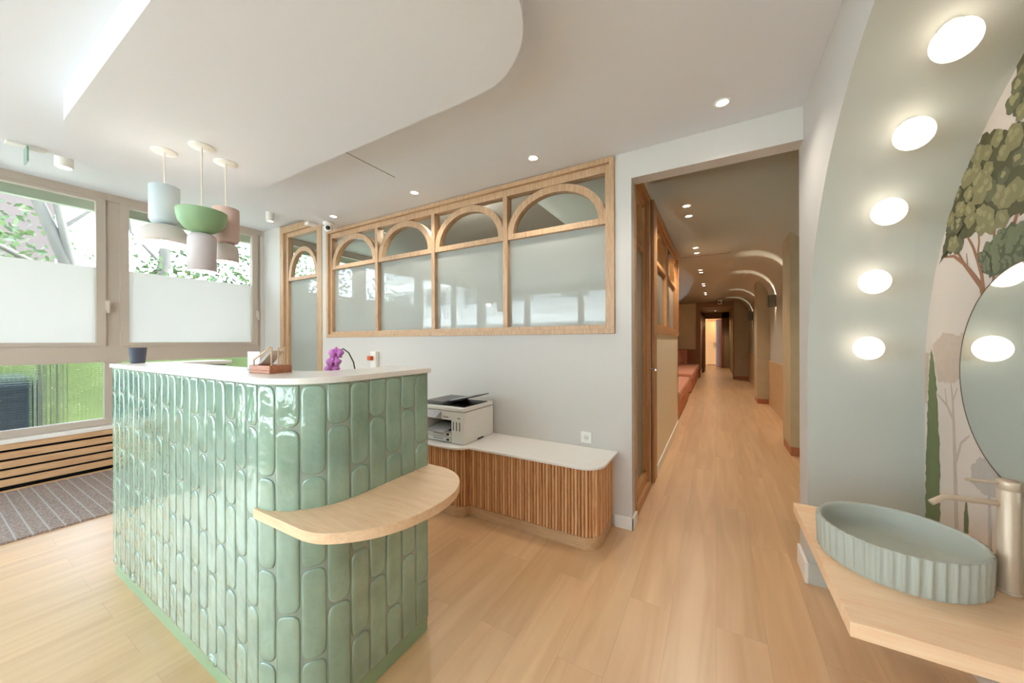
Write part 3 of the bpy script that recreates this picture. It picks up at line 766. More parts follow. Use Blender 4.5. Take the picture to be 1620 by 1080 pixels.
MB(PO).add([(x0+.07, y0-.05, z0+.085), (x1-.16, y0-.05, z0+.085), (x1-.16, y0+.15, z0+.115), (x0+.07, y0+.15, z0+.115), (x0+.07, y0-.05, z0+.09), (x1-.16, y0-.05, z0+.09), (x1-.16, y0+.15, z0+.12), (x0+.07, y0+.15, z0+.12)],
    [(0, 1, 2, 3), (4, 7, 6, 5), (0, 4, 5, 1), (1, 5, 6, 2), (2, 6, 7, 3), (3, 7, 4, 0)]).build('output_tray', M_pg, pr)
for zz, nm in ((z0+.048, 'cassette'), (z0+.008, 'cassette')):
    c = MB(PO).box(x0+.06, x1-.125, y0-.004, y0+.03, zz, zz+.034).build(nm, M_pw, pr, .003)
    MB(PO).box(x0+.12, x1-.2, y0-.007, y0-.003, zz+.012, zz+.024).build('grip', M_pg, c)
    MB(PO).box(x1-.165, x1-.14, y0-.006, y0-.003, zz+.010, zz+.024).build('level_mark', M_dark, c)
v = MB(PO)
for i in range(3): v.box(x1-.105+i*.030, x1-.098+i*.030, y0-.0012, y0+.002, z0+.10, z0+.165)
v.build('ink_windows', M_dark, pr)
cpn = MB(PO); cpn.add([(x0+.02, y0-.045, z0+.19), (x1-.24, y0-.045, z0+.19), (x1-.22, y0, z0+.235), (x0+.02, y0, z0+.235), (x0+.02, y0, z0+.18), (x1-.22, y0, z0+.18)], [(0, 1, 2, 3), (0, 4, 5, 1), (1, 5, 2), (0, 3, 4), (3, 2, 5, 4)])
cpn.build('control_panel', M_pg, pr)
def text(s, size, loc, rot, mt, parent, name='lettering', ext=.0005, org=(0, 0, 0)):
    cu = bpy.data.curves.new(name, 'FONT'); cu.body = s; cu.size = size; cu.extrude = ext; cu.align_x = 'CENTER'; cu.materials.append(mt)
    tmp = bpy.data.objects.new('tmp', cu); me = bpy.data.meshes.new_from_object(tmp); bpy.data.objects.remove(tmp)
    o = bpy.data.objects.new(name, me); C.objects.link(o); o.parent = parent; o.location = Vector(loc)-Vector(org); o.rotation_euler = rot
    return o
text('Canon', .020, (x1-.175, y0-.001, z0+.19), (PI/2, 0, 0), M_dark, pr, org=PO)
text('G7000', .010, (x1-.05, y0-.001, z0+.192), (PI/2, 0, 0), M_dark, pr, org=PO)
l = MB(PO).box(x0-.002, x1+.002, y0-.004, y1+.002, z0+.243, z0+.275).build('scanner_lid', M_pw, pr, .008)
MB(PO).box(x0+.05, x1-.02, y0+.03, y1-.05, z0+.274, z0+.279).build('feeder_bed', M_dark, l)
f = MB(PO); f.box(x0+.01, x0+.20, y0+.02, y1-.05, z0+.275, z0+.305); f.build('feeder', mat('feeder_grey', (92, 90, 90), .4), l, .006)
f = MB(PO).obox((x1-.12, y0+.20, z0+.318), (1, 0, .22), (0, 1, 0), (-.22, 0, 1), .125, .13, .0035).build('feeder_tray', M_dark, l, .002)
MB(PO).obox((x1-.15, y0+.2, z0+.318), (1, 0, .22), (0, 1, 0), (-.22, 0, 1), .07, .10, .004).build('tray_inset', M_pg, f)
MB(PO).box(x1-.001, x1+.0015, y0+.17, y0+.25, z0+.004, z0+.016).build('side_grip', M_dark, pr)

# ================================================================ WALL SOCKET, CALL POINT
so_ = thing('wall_socket', 'white square wall socket above the low slatted cabinet', 'socket', (-.82, YB, .595))
MB((-.82, YB, .595)).box(-.861, -.779, YB-.010, YB, .554, .636).build('plate', M_white, so_, .004)
MB((-.82, YB, .595)).lathe([(.001, -.013), (.019, -.013), (.021, -.010)], c=(-.82, YB, .595), n=24, axis='Y').build('socket_face', mat('socket_white', (222, 219, 212), .4), so_)
MB((-.82, YB, .595)).lathe([(.0005, -.0138), (.0028, -.0138)], c=(-.829, YB, .595), n=10, axis='Y').lathe([(.0005, -.0138), (.0028, -.0138)], c=(-.811, YB, .595), n=10, axis='Y').build('pin_holes', M_dark, so_)
cpt = thing('call_point', 'slim white wall unit with orange-red knob above the desk end', 'switch', (-3.1, YB, 1.0))
MB((-3.1, YB, 1.0)).box(-3.142, -3.058, YB-.045, YB, .86, 1.195).build('housing', M_white, cpt, .004)
MB((-3.1, YB, 1.0)).box(-3.145, -3.09, YB-.085, YB-.044, 1.105, 1.15).build('knob', mat('signal_orange', (206, 88, 44), .5), cpt, .008)

# ================================================================ COUNTER ITEMS
cup = thing('cup', 'dark slate-blue cup on the left end of the white counter', 'cup', (-2.865, .68, 1.181))
MB().lathe([(.001, 0), (.029, 0), (.030, .004), (.037, .087), (.038, .089), (.036, .089), (.028, .006), (.001, .006)], n=36).build('body', mat('slate_cup', (66, 72, 88), .35, var=.05), cup)
ho = thing('leaflet_holder', 'wooden tray with dowels and slanted leaflets on the counter corner', 'leaflet holder', (-1.50, .72, 1.181), math.radians(4))
M_tray = wood('tray_wood', (158, 96, 66), (190, 126, 92), 'X', 2)
b = MB(); b.box(-.066, .066, -.042, .042, 0, .012); b.box(-.066, .066, -.042, -.034, .012, .03); b.box(-.066, .066, .034, .042, .012, .03); b.box(-.066, -.058, -.034, .034, .012, .03); b.box(.058, .066, -.034, .034, .012, .03)
b.build('tray', M_tray, ho, .002)
for i in range(3):
    MB().tube([(.050, -.025+.025*i, .012), (.050, -.025+.025*i, .098)], .003, 8).build('dowel', M_oakZ, ho)
b = MB(); b.tube([(-.055, -.03, .05), (.052, -.03, .10)], .003, 8); b.tube([(-.055, .03, .05), (.052, .03, .10)], .003, 8); b.tube([(-.055, -.03, .012), (-.055, -.03, .05)], .003, 8); b.tube([(-.055, .03, .012), (-.055, .03, .05)], .003, 8)
b.build('side_rail', M_oakZ, ho)
for i in range(3):
    MB().obox((-.012+.012*i, 0, .052+.004*i), (0, 1, 0), (.80, 0, .55), (-.55, 0, .8), .024, .045, .0009).build('leaflet', mat('leaflet_%d' % i, [(222, 208, 196), (196, 176, 164), (230, 226, 218)][i], .6), ho)
card = thing('display_card', 'small pale card stand next to the wooden leaflet holder', 'card', (-1.72, .76, 1.181), math.radians(20))
MB().box(-.03, .03, -.0015, .0015, 0, .078).build('card', mat('pale_blue_card', (214, 222, 236), .4), card)
MB().box(-.032, .032, -.012, .012, 0, .003).build('foot', M_glass, card)

# orchid on the worktop
orc = thing('potted_orchid', 'pink orchid drooping over from behind the desk counter', 'orchid', (-1.56, 1.12, .745))
MB().lathe([(.001, 0), (.045, 0), (.06, .11), (.056, .11), (.05, .10), (.001, .10)], n=28).build('pot', M_white, orc)
st = MB()
cpts = [(.03, 0, .10), (.035, 0, .25), (.03, 0, .38), (.015, -.005, .455), (-.015, -.01, .50), (-.05, -.015, .52), (-.085, -.02, .50), (-.095, -.02, .44), (-.10, -.02, .38)]
st.tube(cpts, .0032, 8); st.build('stem', mat('dark_stem', (70, 66, 50), .6), orc)
lf = MB()
for a, ln in ((.3, .16), (1.9, .15), (3.4, .17), (4.8, .14)):
    P_ = []
    for i in range(9):
        t = i/8; wd = .026*sin(PI*min(1, t*.9+.08)); r_ = t*ln; zz = .10+.06*sin(t*2.4)
        P_ += [(r_*cos(a)-wd*sin(a), r_*sin(a)+wd*cos(a), zz+.004), (r_*cos(a), r_*sin(a), zz-.004), (r_*cos(a)+wd*sin(a), r_*sin(a)-wd*cos(a), zz+.004)]
    lf.add(P_, [(i*3+j, i*3+j+1, i*3+j+4, i*3+j+3) for i in range(8) for j in (0, 1)], 0, True)
o = lf.build('leaves', mat('orchid_leaf', (62, 96, 52), .4), orc); md = o.modifiers.new('s', 'SOLIDIFY'); md.thickness = .002
M_pet = mat('orchid_petal', (206, 120, 196), .55, var=.18, vscale=60); M_lip = mat('orchid_lip', (150, 40, 110), .5)
def petal(mb, c, ang, L, W, N_, U_, R_, mi=0):
    c = Vector(c); vs = []
    d = R_*cos(ang)+U_*sin(ang); s_ = -R_*sin(ang)+U_*cos(ang)
    for i in range(7):
        t = i/6; wd = W*sin(PI*(.12+.86*t))**.8; bend = N_*(.012*sin(t*PI)-.006*t)
        vs += [c+d*L*t+s_*wd+bend*.4, c+d*L*t+bend, c+d*L*t-s_*wd+bend*.4]
    mb.add(vs, [(i*3+j, i*3+j+1, i*3+j+4, i*3+j+3) for i in range(6) for j in (0, 1)], mi, True)
for fi, (fx_, fy_, fz_, sc) in enumerate(((-.062, -.045, .497, 1.0), (-.075, -.05, .452, 1.0), (-.092, -.048, .415, 1.0), (-.085, -.045, .378, 1.0), (-.118, -.02, .47, .6), (-.12, -.035, .40, .8))):
    N_ = Vector((.52, -.85, .05)).normalized(); R_ = Vector((.85, .52, 0)).normalized(); U_ = N_.cross(R_)*-1
    if U_.z < 0: U_ = -U_
    mb = MB()
    for k_, (a, L_, W_) in enumerate(((90, .034, .012), (215, .034, .011), (325, .034, .011))): petal(mb, (fx_, fy_, fz_), math.radians(a), L_*sc, W_*sc, N_, U_, R_)
    for a in (12, 168): petal(mb, Vector((fx_, fy_, fz_))+N_*.002, math.radians(a), .040*sc, .020*sc, N_, U_, R_)
    fo_ = mb.build('flower', M_pet, orc)
    md = fo_.modifiers.new('s', 'SOLIDIFY'); md.thickness = .001
    MB().sphere(Vector((fx_, fy_, fz_))+N_*.006-U_*.006*sc, .0075*sc, 10).build('lip', M_lip, fo_)

# ================================================================ PENDANTS
M_blue = mat('pale_blue_metal', (198, 208, 212), .45); M_dome = mat('warm_white_metal', (214, 206, 200), .5)
M_gsh = mat('mint_green_metal', (138, 170, 128), .45); M_lil = mat('lilac_white_metal', (206, 198, 200), .45); M_rose = mat('rose_metal', (208, 180, 170), .45); M_rose2 = mat('off_white_metal', (214, 206, 200), .45)
def shell(prof, th=.003):
    return prof+[(max(.0005, r-th), z) for r, z in prof[::-1]]
def pendant(loc, label, parts, zc0, zbulb, eb, up=None):
    t = thing('pendant_lamp', label, 'lamp', loc, group='pastel pendant lamps over the desk')
    MB().lathe([(.001, 0), (.060, 0), (.060, -.006), (.056, -.009), (.001, -.010)], n=36).build('ceiling_canopy', M_white, t)
    MB().tube([(0, 0, -.009), (0, 0, zc0)], .0035, 8).build('cord', mat('cord_white', (226, 214, 200), .6), t)
    for nm, mt, prof in parts: MB().lathe(prof, n=48).build(nm, mt, t)
    MB().sphere((0, 0, zbulb), .028, 16).build('bulb', M_lamp, t)
    point(t, (0, 0, zbulb-.04), eb, (1, .93, .84), rad=.03)
    if up: point(t, (0, 0, up), .4, col=(1, .86, .72), rad=.03)
pendant((-2.88, .80, 2.452), 'pendant lamp with pale blue cylinder over a white dome', [
    ('upper_shade', M_blue, shell([(.066, -.213), (.070, -.216), (.070, -.415), (.062, -.433), (.022, -.44)])),
    ('lower_shade', M_dome, shell([(.022, -.442), (.05, -.446), (.085, -.462), (.112, -.492), (.127, -.53), (.130, -.562)]))], -.43, -.52, 1.4, -.24)
pendant((-2.617, .89, 2.452), 'pendant lamp with mint green bowl over a lilac white cylinder', [
    ('upper_shade', M_gsh, shell([(.1185, -.385), (.116, -.415), (.108, -.452), (.082, -.487), (.045, -.508), (.02, -.512)])),
    ('lower_shade', M_lil, shell([(.02, -.513), (.052, -.518), (.064, -.530), (.067, -.548), (.067, -.735)]))], -.50, -.66, 1.4, -.40)
pendant((-2.726, 1.049, 2.452), 'pendant lamp with rose cylinder over a small off-white shade', [
    ('upper_shade', M_rose, shell([(.066, -.297), (.070, -.300), (.070, -.495), (.062, -.513), (.022, -.52)])),
    ('lower_shade', M_rose2, shell([(.022, -.522), (.05, -.527), (.062, -.545), (.067, -.575), (.067, -.638)]))], -.51, -.60, 1.4, -.32)

# ================================================================ NICHE: vanity, basin, tap, mirror, globes, mural
VZ = .54
vt = tag(MB((.6, 1.69, VZ)).box(.313, .862, 1.282, 2.09, VZ-.042, VZ).build('vanity_shelf', M_van, None, .0015), 'floating oak vanity shelf carrying the ribbed basin', 'shelf')
BO = (.527, 1.69, VZ)
bs = thing('wash_basin', 'round ribbed sage green basin on the oak vanity shelf', 'basin', BO)
b = MB(); NF = 46; SUB = 6; R0 = .203
def flute(a, base_r, dep):
    t = (a*NF/(2*PI)) % 1.0
    return base_r-dep*sin(PI*t)
n_ = NF*SUB; prof = []
rows = [(0, .000, .190, .002), (0, .005, .196, .008), (0, .010, .202, .012), (0, .112, .205, .012), (0, .1165, .2045, .010), (0, .119, .2035, .006), (0, .120, .200, 0)]
vs = []
for _, z, r_, dp in rows:
    for i in range(n_):
        a = 2*PI*i/n_; q = flute(a, r_, dp); vs.append((q*cos(a), q*sin(a), z))
inner = [(.191, .1195), (.187, .112), (.183, .06), (.172, .040), (.13, .031), (.05, .028), (.018, .027), (.001, .026)]
for r_, z in inner:
    for i in range(n_):
        a = 2*PI*i/n_; vs.append((r_*cos(a), r_*sin(a), z))
nr_ = len(rows)+len(inner)
b.add(vs, [(j*n_+i, j*n_+(i+1) % n_, (j+1)*n_+(i+1) % n_, (j+1)*n_+i) for j in range(nr_-1) for i in range(n_)], 0, True)
ob = b.build('bowl', M_basin, bs)
MB().lathe([(.0005, .033), (.02, .033), (.024, .029), (.024, .026)], n=24).build('drain', M_tap, bs)
FO = (.765, 1.668, VZ)
fa = thing('basin_tap', 'tall champagne mixer tap with thin spout beside the basin', 'tap', FO)
MB().lathe([(.001, 0), (.029, 0), (.029, .006), (.0245, .008)], n=36).build('base_ring', M_tap, fa)
MB().lathe([(.0245, .006), (.0245, .305), (.0238, .306), (.0238, .309), (.0245, .310), (.0245, .332), (.023, .335), (.001, .336)], n=36).build('body', M_tap, fa)
MB().tube([(-.015, 0, .262), (-.13, -.03, .268), (-.148, -.035, .266), (-.178, -.043, .246)], .0085, 14).build('spout', M_tap, fa)
MB().tube([(-.015, 0, .325), (-.095, -.02, .328)], [.0045, .0045], 10).build('lever', M_tap, fa)
mi_ = thing('mirror', 'large round mirror on the mural wall of the niche', 'mirror', (.86, 1.73, 1.176))
MB().lathe([(.0005, -.020), (.372, -.020)], n=96, axis='X', sm=False).build('glass', mat('mirror_glass', (222, 226, 222), .01, metal=1), mi_)
MB().lathe([(.372, -.0205), (.376, -.0205), (.376, 0), (.36, 0)], n=96, axis='X').build('rim', mat('mirror_rim', (120, 96, 78), .4), mi_)
MB((0, 0, 0)).lathe([(.001, 0), (.03, 0), (.034, .002), (.036, .10), (.034, .10), (.032, .004), (.001, .004)], n=32).build('glass', M_glass, thing('tumbler', 'clear glass tumbler at the right end behind the tap', 'tumbler', (.81, 1.69-.02, VZ)))
bpy.data.objects['tumbler'].location = (.818, 1.755, VZ)
# globes along the arch
GP = [6.3, 21.9, 37.4, 52.6, 67.5, 83, 98.5, 114, 129.5, 145, 160, 173.7]
GL = ['lowest globe lamp on the far side of the arch', 'second globe lamp from the bottom on the arch', 'middle one of the five globe lamps in view on the arch', 'fourth globe lamp up the arch', 'topmost large globe lamp in view on the arch']
gsrc = None
for i, a in enumerate(GP[:7]):
    ca, sa = cos(math.radians(a)), sin(math.radians(a))
    loc = (.645, CY+(RA-.065)*ca, CZ+(RA-.065)*sa)
    lbl = GL[i] if i < 5 else ['sixth globe lamp up the arch, just past the top edge of the picture', 'seventh globe lamp, hanging at the crown of the arch'][i-5]
    if gsrc is None:
        gsrc = thing('globe_lamp', lbl, 'lamp', loc, group='globe lamps on the niche arch')
        gl = MB(); gl.sphere((0, 0, 0), .056, 28); gl.build('globe', M_globe, gsrc)
        MB().lathe([(.001, .067), (.03, .067), (.03, .052), (.001, .052)], n=24, axis='Y').build('wall_base', M_white, gsrc)
        gsrc.rotation_euler = (math.radians(a), 0, 0)
    else:
        r = dup(gsrc, loc, lbl); r.rotation_euler = (math.radians(a), 0, 0)

# mural: painted trees, thin paint layer on the niche wall
def mural():
    b = MB(); X = .8596; lay = [0]
    def poly(pts, mi):
        lay[0] += 1; x = X-.00001*lay[0]
        k = len(b.v); b.v += [Vector((x, p[0], p[1])) for p in pts]; b.f.append(tuple(range(k, k+len(pts)))); b.mi.append(mi); b.sm.append(False)
    rr = random.Random(11)
    def rough(pts, amp, step=.012):
        out = []
        for i in range(len(pts)):
            a, c = pts[i], pts[(i+1) % len(pts)]; L = math.dist(a, c); k = max(1, int(L/step))
            for j in range(k):
                t = j/k; out.append((a[0]+(c[0]-a[0])*t+rr.uniform(-amp, amp), a[1]+(c[1]-a[1])*t+rr.uniform(-amp, amp)))
        return out
    def stroke(pts, w0, w1, mi):
        L = []; R = []
        for i, p in enumerate(pts):
            a = pts[max(0, i-1)]; c = pts[min(len(pts)-1, i+1)]; tx, ty = c[0]-a[0], c[1]-a[1]; l = math.hypot(tx, ty); w_ = w0+(w1-w0)*i/(len(pts)-1)
            L.append((p[0]-ty/l*w_, p[1]+tx/l*w_)); R.append((p[0]+ty/l*w_, p[1]-tx/l*w_))
        for i in range(len(pts)-1): poly([L[i], L[i+1], R[i+1], R[i]], mi)
    def blob(c, r, mi, e=1.0):
        k = 18; ph = rr.random()*6
        poly([(c[0]+r*cos(2*PI*i/k)*(1+.14*sin(5*2*PI*i/k+ph)+rr.uniform(-.05, .05)), c[1]+e*r*sin(2*PI*i/k)*(1+.14*sin(4*2*PI*i/k+ph))) for i in range(k)], mi)
    def inside(p, poly_):
        c = False; n = len(poly_)
        for i in range(n):
            a, d = poly_[i], poly_[(i+1) % n]
            if (a[1] > p[1]) != (d[1] > p[1]) and p[0] < (d[0]-a[0])*(p[1]-a[1])/(d[1]-a[1])+a[0]: c = not c
        return c
    # pale background shapes
    poly(rough([(2.364, 1.272), (2.286, 1.323), (2.229, 1.334), (2.175, 1.313), (2.10, 1.33), (2.0, 1.30), (2.0, 1.12), (2.144, 1.139), (2.202, 1.114), (2.317, 1.114)], .006), 3)
    poly(rough([(2.429, 1.236), (2.389, 1.237), (2.410, 1.007), (2.429, .99)], .004), 3)
    stroke([(2.17, .3), (2.184, .716), (2.196, .962), (2.244, 1.017), (2.318, 1.055)], .016, .004, 4)
    stroke([(2.196, .96), (2.203, 1.055), (2.216, 1.118)], .010, .004, 4)
    stroke([(2.180, .796), (2.145, .881), (2.09, .924)], .009, .004, 4); stroke([(2.244, 1.017), (2.26, 1.09)], .006, .003, 4)
    stroke([(2.203, 1.04), (2.17, 1.10)], .006, .003, 4)
    poly(rough([(2.081, .814), (2.035, .85), (1.99, .87), (1.90, .85), (1.88, .76), (1.94, .735), (2.018, .730), (2.082, .743)], .006), 5)
    stroke([(1.97, .35), (1.975, .74)], .012, .008, 5)
    # cypresses
    poly(rough([(2.372, 1.264), (2.390, 1.15), (2.405, .972), (2.422, .7), (2.43, .35), (2.30, .35), (2.30, .784), (2.315, .947), (2.33, 1.121), (2.352, 1.213)], .005, .015), 6)
    poly(rough([(2.111, .666), (2.126, .606), (2.129, .45), (2.097, .45), (2.098, .605)], .002), 6)
    for (y, z_, hh, w_) in ((1.62, .5, .9, .05), (1.35, .45, .75, .05), (.9, .5, 1.0, .06)):
        poly(rough([(y, z_+hh), (y+w_*.7, z_+hh*.6), (y+w_, z_), (y-w_, z_), (y-w_*.7, z_+hh*.6)], .005), 6)
    # trunks
    T = 7
    stroke([(1.985, 1.36), (2.004, 1.46), (2.018, 1.50), (2.082, 1.563), (2.126, 1.605), (2.192, 1.647), (2.264, 1.658)], .017, .004, T)
    stroke([(2.004, 1.47), (2.014, 1.538), (2.039, 1.602), (2.065, 1.655), (2.103, 1.71)], .011, .005, T)
    stroke([(2.039, 1.61), (2.029, 1.666), (2.034, 1.72)], .006, .004, T); stroke([(2.126, 1.605), (2.174, 1.672), (2.198, 1.71)], .008, .004, T)
    stroke([(2.10, 1.585), (2.105, 1.64)], .004, .002, T)
    stroke([(1.96, 1.38), (1.947, 1.55), (1.946, 1.73)], .008, .006, T); stroke([(1.87, 1.6), (1.857, 1.672), (1.82, 1.74)], .010, .008, T)
    crown1 = [(2.30, 1.64), (2.26, 1.72), (2.24, 1.80), (2.20, 1.86), (2.137, 1.93), (2.048, 2.02), (2.002, 2.055), (1.95, 2.045), (1.889, 2.01), (1.856, 2.02), (1.80, 2.0), (1.7, 2.02), (1.6, 1.95), (1.55, 1.80), (1.60, 1.70), (1.70, 1.72), (1.806, 1.71), (1.857, 1.707), (1.889, 1.693), (1.906, 1.716), (1.951, 1.704), (1.979, 1.699), (2.018, 1.716), (2.081, 1.706), (2.138, 1.685), (2.211, 1.666)]
    crown3 = [(1.60, 2.30), (1.76, 2.30), (1.80, 2.25), (1.839, 2.188), (1.845, 2.108), (1.862, 2.066), (1.828, 2.02), (1.75, 2.06), (1.6, 2.1)]
    def leafmass(cr, step, mis, dark):
        poly(rough(cr, .010), dark)
        ys = [p[0] for p in cr]; zs = [p[1] for p in cr]
        y = min(ys)
        while y < max(ys):
            z_ = min(zs)
            while z_ < max(zs):
                p = (y+rr.uniform(-.4, .4)*step, z_+rr.uniform(-.4, .4)*step)
                if inside(p, cr):
                    r_ = step*rr.uniform(.5, .72); mi = mis[0] if rr.random() < .7 else mis[1]
                    blob(p, r_, mi, .9)
                    for q in range(3): blob((p[0]+rr.uniform(-.5, .5)*r_, p[1]+rr.uniform(-.3, .6)*r_), r_*.32, mis[2], .9)
                z_ += step
            y += step
    leafmass(crown1, .060, (1, 8, 2), 0)
    leafmass(crown3, .060, (1, 8, 2), 0)
    crown2 = [(2.029, 1.607), (1.979, 1.641), (1.924, 1.672), (1.857, 1.69), (1.80, 1.66), (1.70, 1.66), (1.65, 1.60), (1.70, 1.54), (1.807, 1.53), (1.865, 1.54), (1.952, 1.522), (1.999, 1.555)]
    leafmass(crown2, .036, (9, 10, 9), 10)
    cols = [(90, 88, 62), (134, 128, 92), (152, 144, 106), (196, 178, 162), (188, 174, 160), (184, 176, 168), (112, 122, 84), (152, 108, 82), (104, 104, 78), (118, 124, 96), (94, 100, 76)]
    return b.build('mural', [mat('mural_%d' % i, c, .7, var=.10, vscale=40) for i, c in enumerate(cols)])
mu_ = mural(); tag(mu_, 'painted mural of umbrella pines and cypresses on the niche wall', 'mural')

# ================================================================ OUTSIDE
gr = MB(); gr.box(-40, 30, -45, 40, -.3, -.14); struct(gr, 'ground', mat('outdoor_ground', (190, 188, 180), .9, var=.1))
# garden wall and pink building beyond the left windows
gw = thing('garden_building', 'pale pink brick building behind the trees outside the left windows', 'building', (-14, 4, -.14))
t = MB((-14, 4, -.14)); t.box(-17, -14, -3, 1.9, -.14, 9); t.build('wall', mat('pink_brick', (84, 70, 66), .8, var=.12, vscale=3), gw)
for yy in (-2.6, -.9):
    MB((-14, 4, -.14)).box(-14.02, -13.96, yy, yy+1.3, 4.2, 5.8).build('window', mat('far_window', (180, 190, 196), .3), gw)
struct(MB().box(-5.62, -5.55, YS, 5.3, 2.66, 2.76).box(-6.3, -5.55, YS, 5.3, 2.86, 3.0), 'trim_9', mat('outside_lintel', (190, 196, 176), .7))
M_bark = mat('bark', (90, 84, 76), .8, var=.25, vscale=12, bump=.3, bscale=20)
M_leafs = [mat('leaf_light', (84, 104, 54), .6, var=.3, vscale=2), mat('leaf_mid', (62, 82, 42), .6, var=.3, vscale=2)]
def leaves(mb, c, rad, n, size, rr, mi=0):
    for _ in range(n):
        u = Vector((rr.gauss(0, 1), rr.gauss(0, 1), rr.gauss(0, 1))).normalized()*(rr.random()**.4)
        p = Vector(c)+Vector((u.x*rad[0], u.y*rad[1], u.z*rad[2]))
        a = Vector((rr.gauss(0, 1), rr.gauss(0, 1), rr.gauss(0, 1))).normalized(); q = a.orthogonal().normalized(); s_ = size*rr.uniform(.6, 1.3)
        mb.add([p-a*s_, p+q*s_*.5, p+a*s_, p-q*s_*.5], [(0, 1, 2, 3)], rr.randint(0, 1))
def tree(loc, label, trunk, branches, clumps, rs, size=.07):
    rr = random.Random(rs); t = thing('tree', label, 'tree', loc, group='trees outside the left windows')
    b = MB(loc); b.tube(trunk[0], trunk[1], 12); b.build('trunk', M_bark, t)
    for br_, r_ in branches: MB(loc).tube(br_, r_, 8).build('branch', M_bark, t)
    f = MB(loc)
    for c, rd, n in clumps: leaves(f, c, rd, n, size, rr)
    o = f.build('foliage', M_leafs, t, kind=None)
tree((-8.6, 1.3, -.14), 'pale leaning tree trunk forking outside the first left window', ([(-8.6, 1.75, -.14), (-8.6, 1.5, 1.6), (-8.6, 1.25, 2.6), (-8.6, .95, 3.6), (-8.7, .7, 5)], [.10, .09, .08, .06, .05]),
     [([(-8.6, 1.35, 2.3), (-8.5, 1.2, 3.2), (-8.5, 1.05, 4.4)], [.055, .045, .04]), ([(-8.6, 1.3, 2.25), (-8.4, .7, 2.6), (-8.2, -.3, 3.1)], [.05, .035, .02]), ([(-8.6, 1.2, 3.0), (-8.6, 1.6, 3.5), (-8.6, 1.9, 4.2)], [.03, .02, .015])],
     [((-8.5, 1.2, 2.0), (.5, .5, .35), 160), ((-8.3, .2, 2.6), (.6, .9, .5), 170), ((-8.5, -.5, 3.2), (.6, 1.0, .5), 160), ((-8.8, .5, 2.2), (.8, 1.2, .3), 160), ((-10.5, .9, 2.8), (.8, 1.0, 1.0), 420), ((-10.5, -.1, 3.4), (.8, 1.2, .8), 300)], 2, .06)
tree((-9.2, 2.4, -.14), 'second tree with ivy on its trunk near the window post outside', ([(-9.2, 2.1, -.14), (-9.2, 2.25, 1.8), (-9.2, 2.55, 2.8), (-9.2, 2.6, 4.2)], [.11, .10, .09, .07]),
     [([(-9.2, 2.5, 2.8), (-9.2, 2.1, 3.3), (-9.2, 2.05, 4.0)], [.03, .02, .015])],
     [((-9.0, 2.3, 2.2), (.3, .3, .7), 200), ((-8.8, 3.2, 2.4), (.6, .8, .5), 180), ((-8.8, 4.2, 2.2), (.8, 1.2, .5), 300), ((-9.5, 3.4, 2.9), (.8, 1.4, .7), 380), ((-9.5, 4.9, 3.0), (.8, 1.2, .8), 520), ((-9.3, 2.9, 2.4), (.5, .9, .4), 200)], 5, .06)
tree((-11.5, -1.5, -.14), 'loose light green tree at the left edge of the first window', ([(-11.5, -1.5, -.14), (-11.5, -1.4, 3), (-11.5, -1.2, 5)], [.12, .1, .05]), [],
     [((-11, -.8, 3.6), (1.2, 1.8, .9), 500), ((-11.5, -3.4, 3.2), (1.2, 1.6, 1.2), 400)], 9, .08)
def shrub(loc, label, rad, n, rs, size=.06):
    rr = random.Random(rs); t = thing('shrub', label, 'shrub', loc, group='green shrubs outside'); f = MB(loc)
    for i in range(n):
        a = rr.random()*2*PI; u = rr.random()
        c = (loc[0]+rad[0]*cos(a)*u, loc[1]+rad[1]*sin(a)*u, loc[2]+rad[2]*(.2+.8*rr.random()*math.sqrt(max(0, 1-u*u))))
        leaves(f, c, (.2, .2, .15), 12, size, rr)
    f.build('foliage', M_leafs, t)
    MB(loc).tube([(loc[0], loc[1], loc[2]), (loc[0], loc[1], loc[2]+rad[2]*.6)], [.05, .02], 8).build('stem', M_bark, t)
shrub((-8.0, 4.2, -.14), 'dense green shrub outside the second window, below the pendant lamps', (1.2, 1.8, 2.75), 460, 21)
shrub((-8.0, 7.2, -.14), 'dense green shrub seen through the arched glazing', (1.3, 1.6, 3.0), 260, 22)
hg = thing('hedge', 'bright green clipped hedge outside behind the grid glass', 'hedge', (-7.5, 2.4, -.14))
MB((-7.5, 2.4, -.14)).box(-7.75, -7.45, -2.5, 5.0, -.14, 1.28).build('branches', mat('hedge_core', (122, 138, 88), .8, var=.4, vscale=14), hg)
hf = MB((-7.5, 2.4, -.14)); rr_ = random.Random(31)
for i in range(300): leaves(hf, (-7.42, -2.4+7.3*rr_.random(), -.1+1.4*rr_.random()), (.09, .2, .12), 12, .035, rr_)
hf.build('foliage', [mat('hedge_leaf', (160, 176, 116), .6, var=.3, vscale=2), mat('hedge_leaf_light', (188, 200, 148), .6, var=.3, vscale=2)], hg)
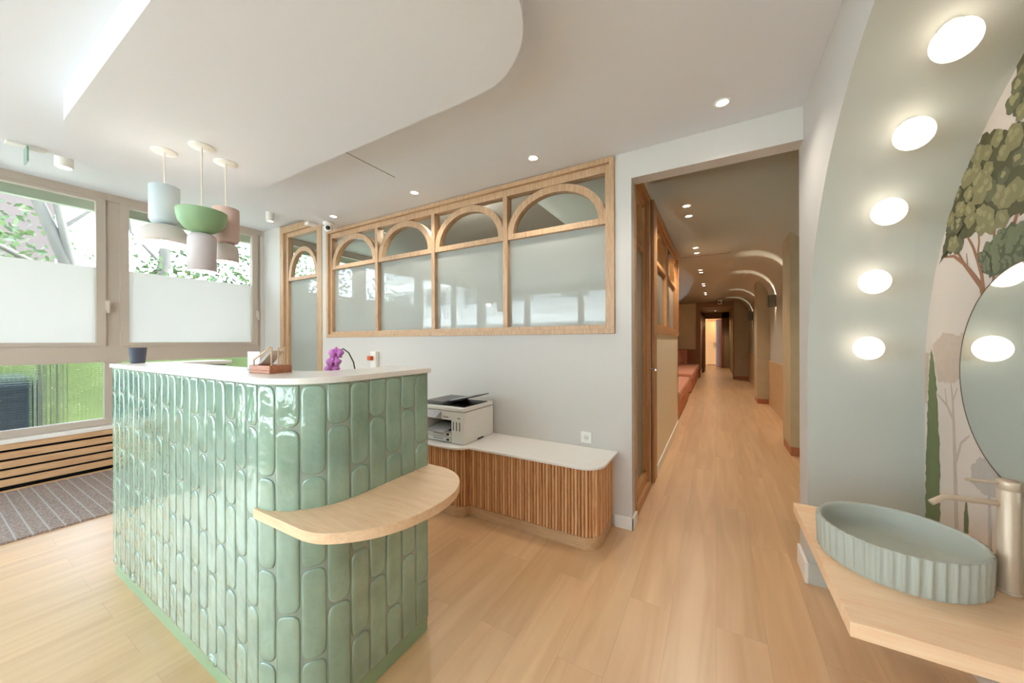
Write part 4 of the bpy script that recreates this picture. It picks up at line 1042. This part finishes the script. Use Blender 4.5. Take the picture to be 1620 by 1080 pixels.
wu = thing('utility_cabinet', 'blue-grey louvred cabinet outside behind the grid glass', 'cabinet', (-6.6, .1, -.14))
MB((-6.6, .1, -.14)).box(-7.0, -6.5, -1.6, .755, -.14, .89).build('body', mat('blue_grey_metal', (36, 52, 66), .5), wu, .02)
v = MB((-6.6, .1, -.14))
for i in range(9): v.box(-6.5, -6.48, -1.5, .70, .02+i*.09, .07+i*.09)
v.build('louvres', mat('blue_grey_light', (60, 76, 88), .5), wu)
tag(MB((-6.3, .86, -.14)).box(-6.34, -6.27, .76, .80, -.14, 1.2).box(-6.34, -6.27, .88, .905, -.14, 1.2).build('fence_post', mat('galvanised', (110, 110, 108), .5)), 'pale metal fence post outside behind the grid glass', 'post')
# building across the street (seen in the glass reflections)
ab = thing('apartment_building', 'pale apartment building with balconies across the street, seen in the glass reflections', 'building', (-4, -17, -.14))
AO = (-4, -17, -.14)
MB(AO).box(-26, 16, -20, -17, -.14, 15).build('wall', mat('facade_cream', (214, 214, 214), .8), ab)
for k_ in range(5):
    z_ = 2.5+k_*2.9
    b_ = MB(AO).box(-26, 16, -17, -15.6, z_, z_+.55).build('balcony', mat('balcony_white', (240, 240, 240), .7), ab)
    rl = MB(AO)
    for i in range(120): rl.box(-26+i*.35, -26+i*.35+.03, -15.66, -15.6, z_+.55, z_+1.0)
    rl.build('railing', mat('railing_grey', (150, 146, 138), .6), b_)
for k_ in range(4):
    for i in range(10):
        MB(AO).box(-25+i*4, -23+i*4, -17.02, -16.97, .8+k_*2.9+.5, 2.4+k_*2.9).build('window', mat('dark_window', (92, 100, 106), .2), ab)
# cover the niche and corridor against daylight
struct(MB().box(.98, 1.15, YS-.2, 14.2, -.1, 3.0).box(-5.7, 1.15, 5.96, 6.05, 2.86, 3.0), 'wall_outer_right', M_wall)
struct(MB().box(-1.5, 1.15, Y1-.1, 21.6, 2.86, 3.0).box(-5.7, -.5, Y1-.1, 5.5, 2.91, 3.0).box(-5.7, 1.15, YS-.2, Y1, 2.95, 3.1), 'ceiling_slab', M_wall)
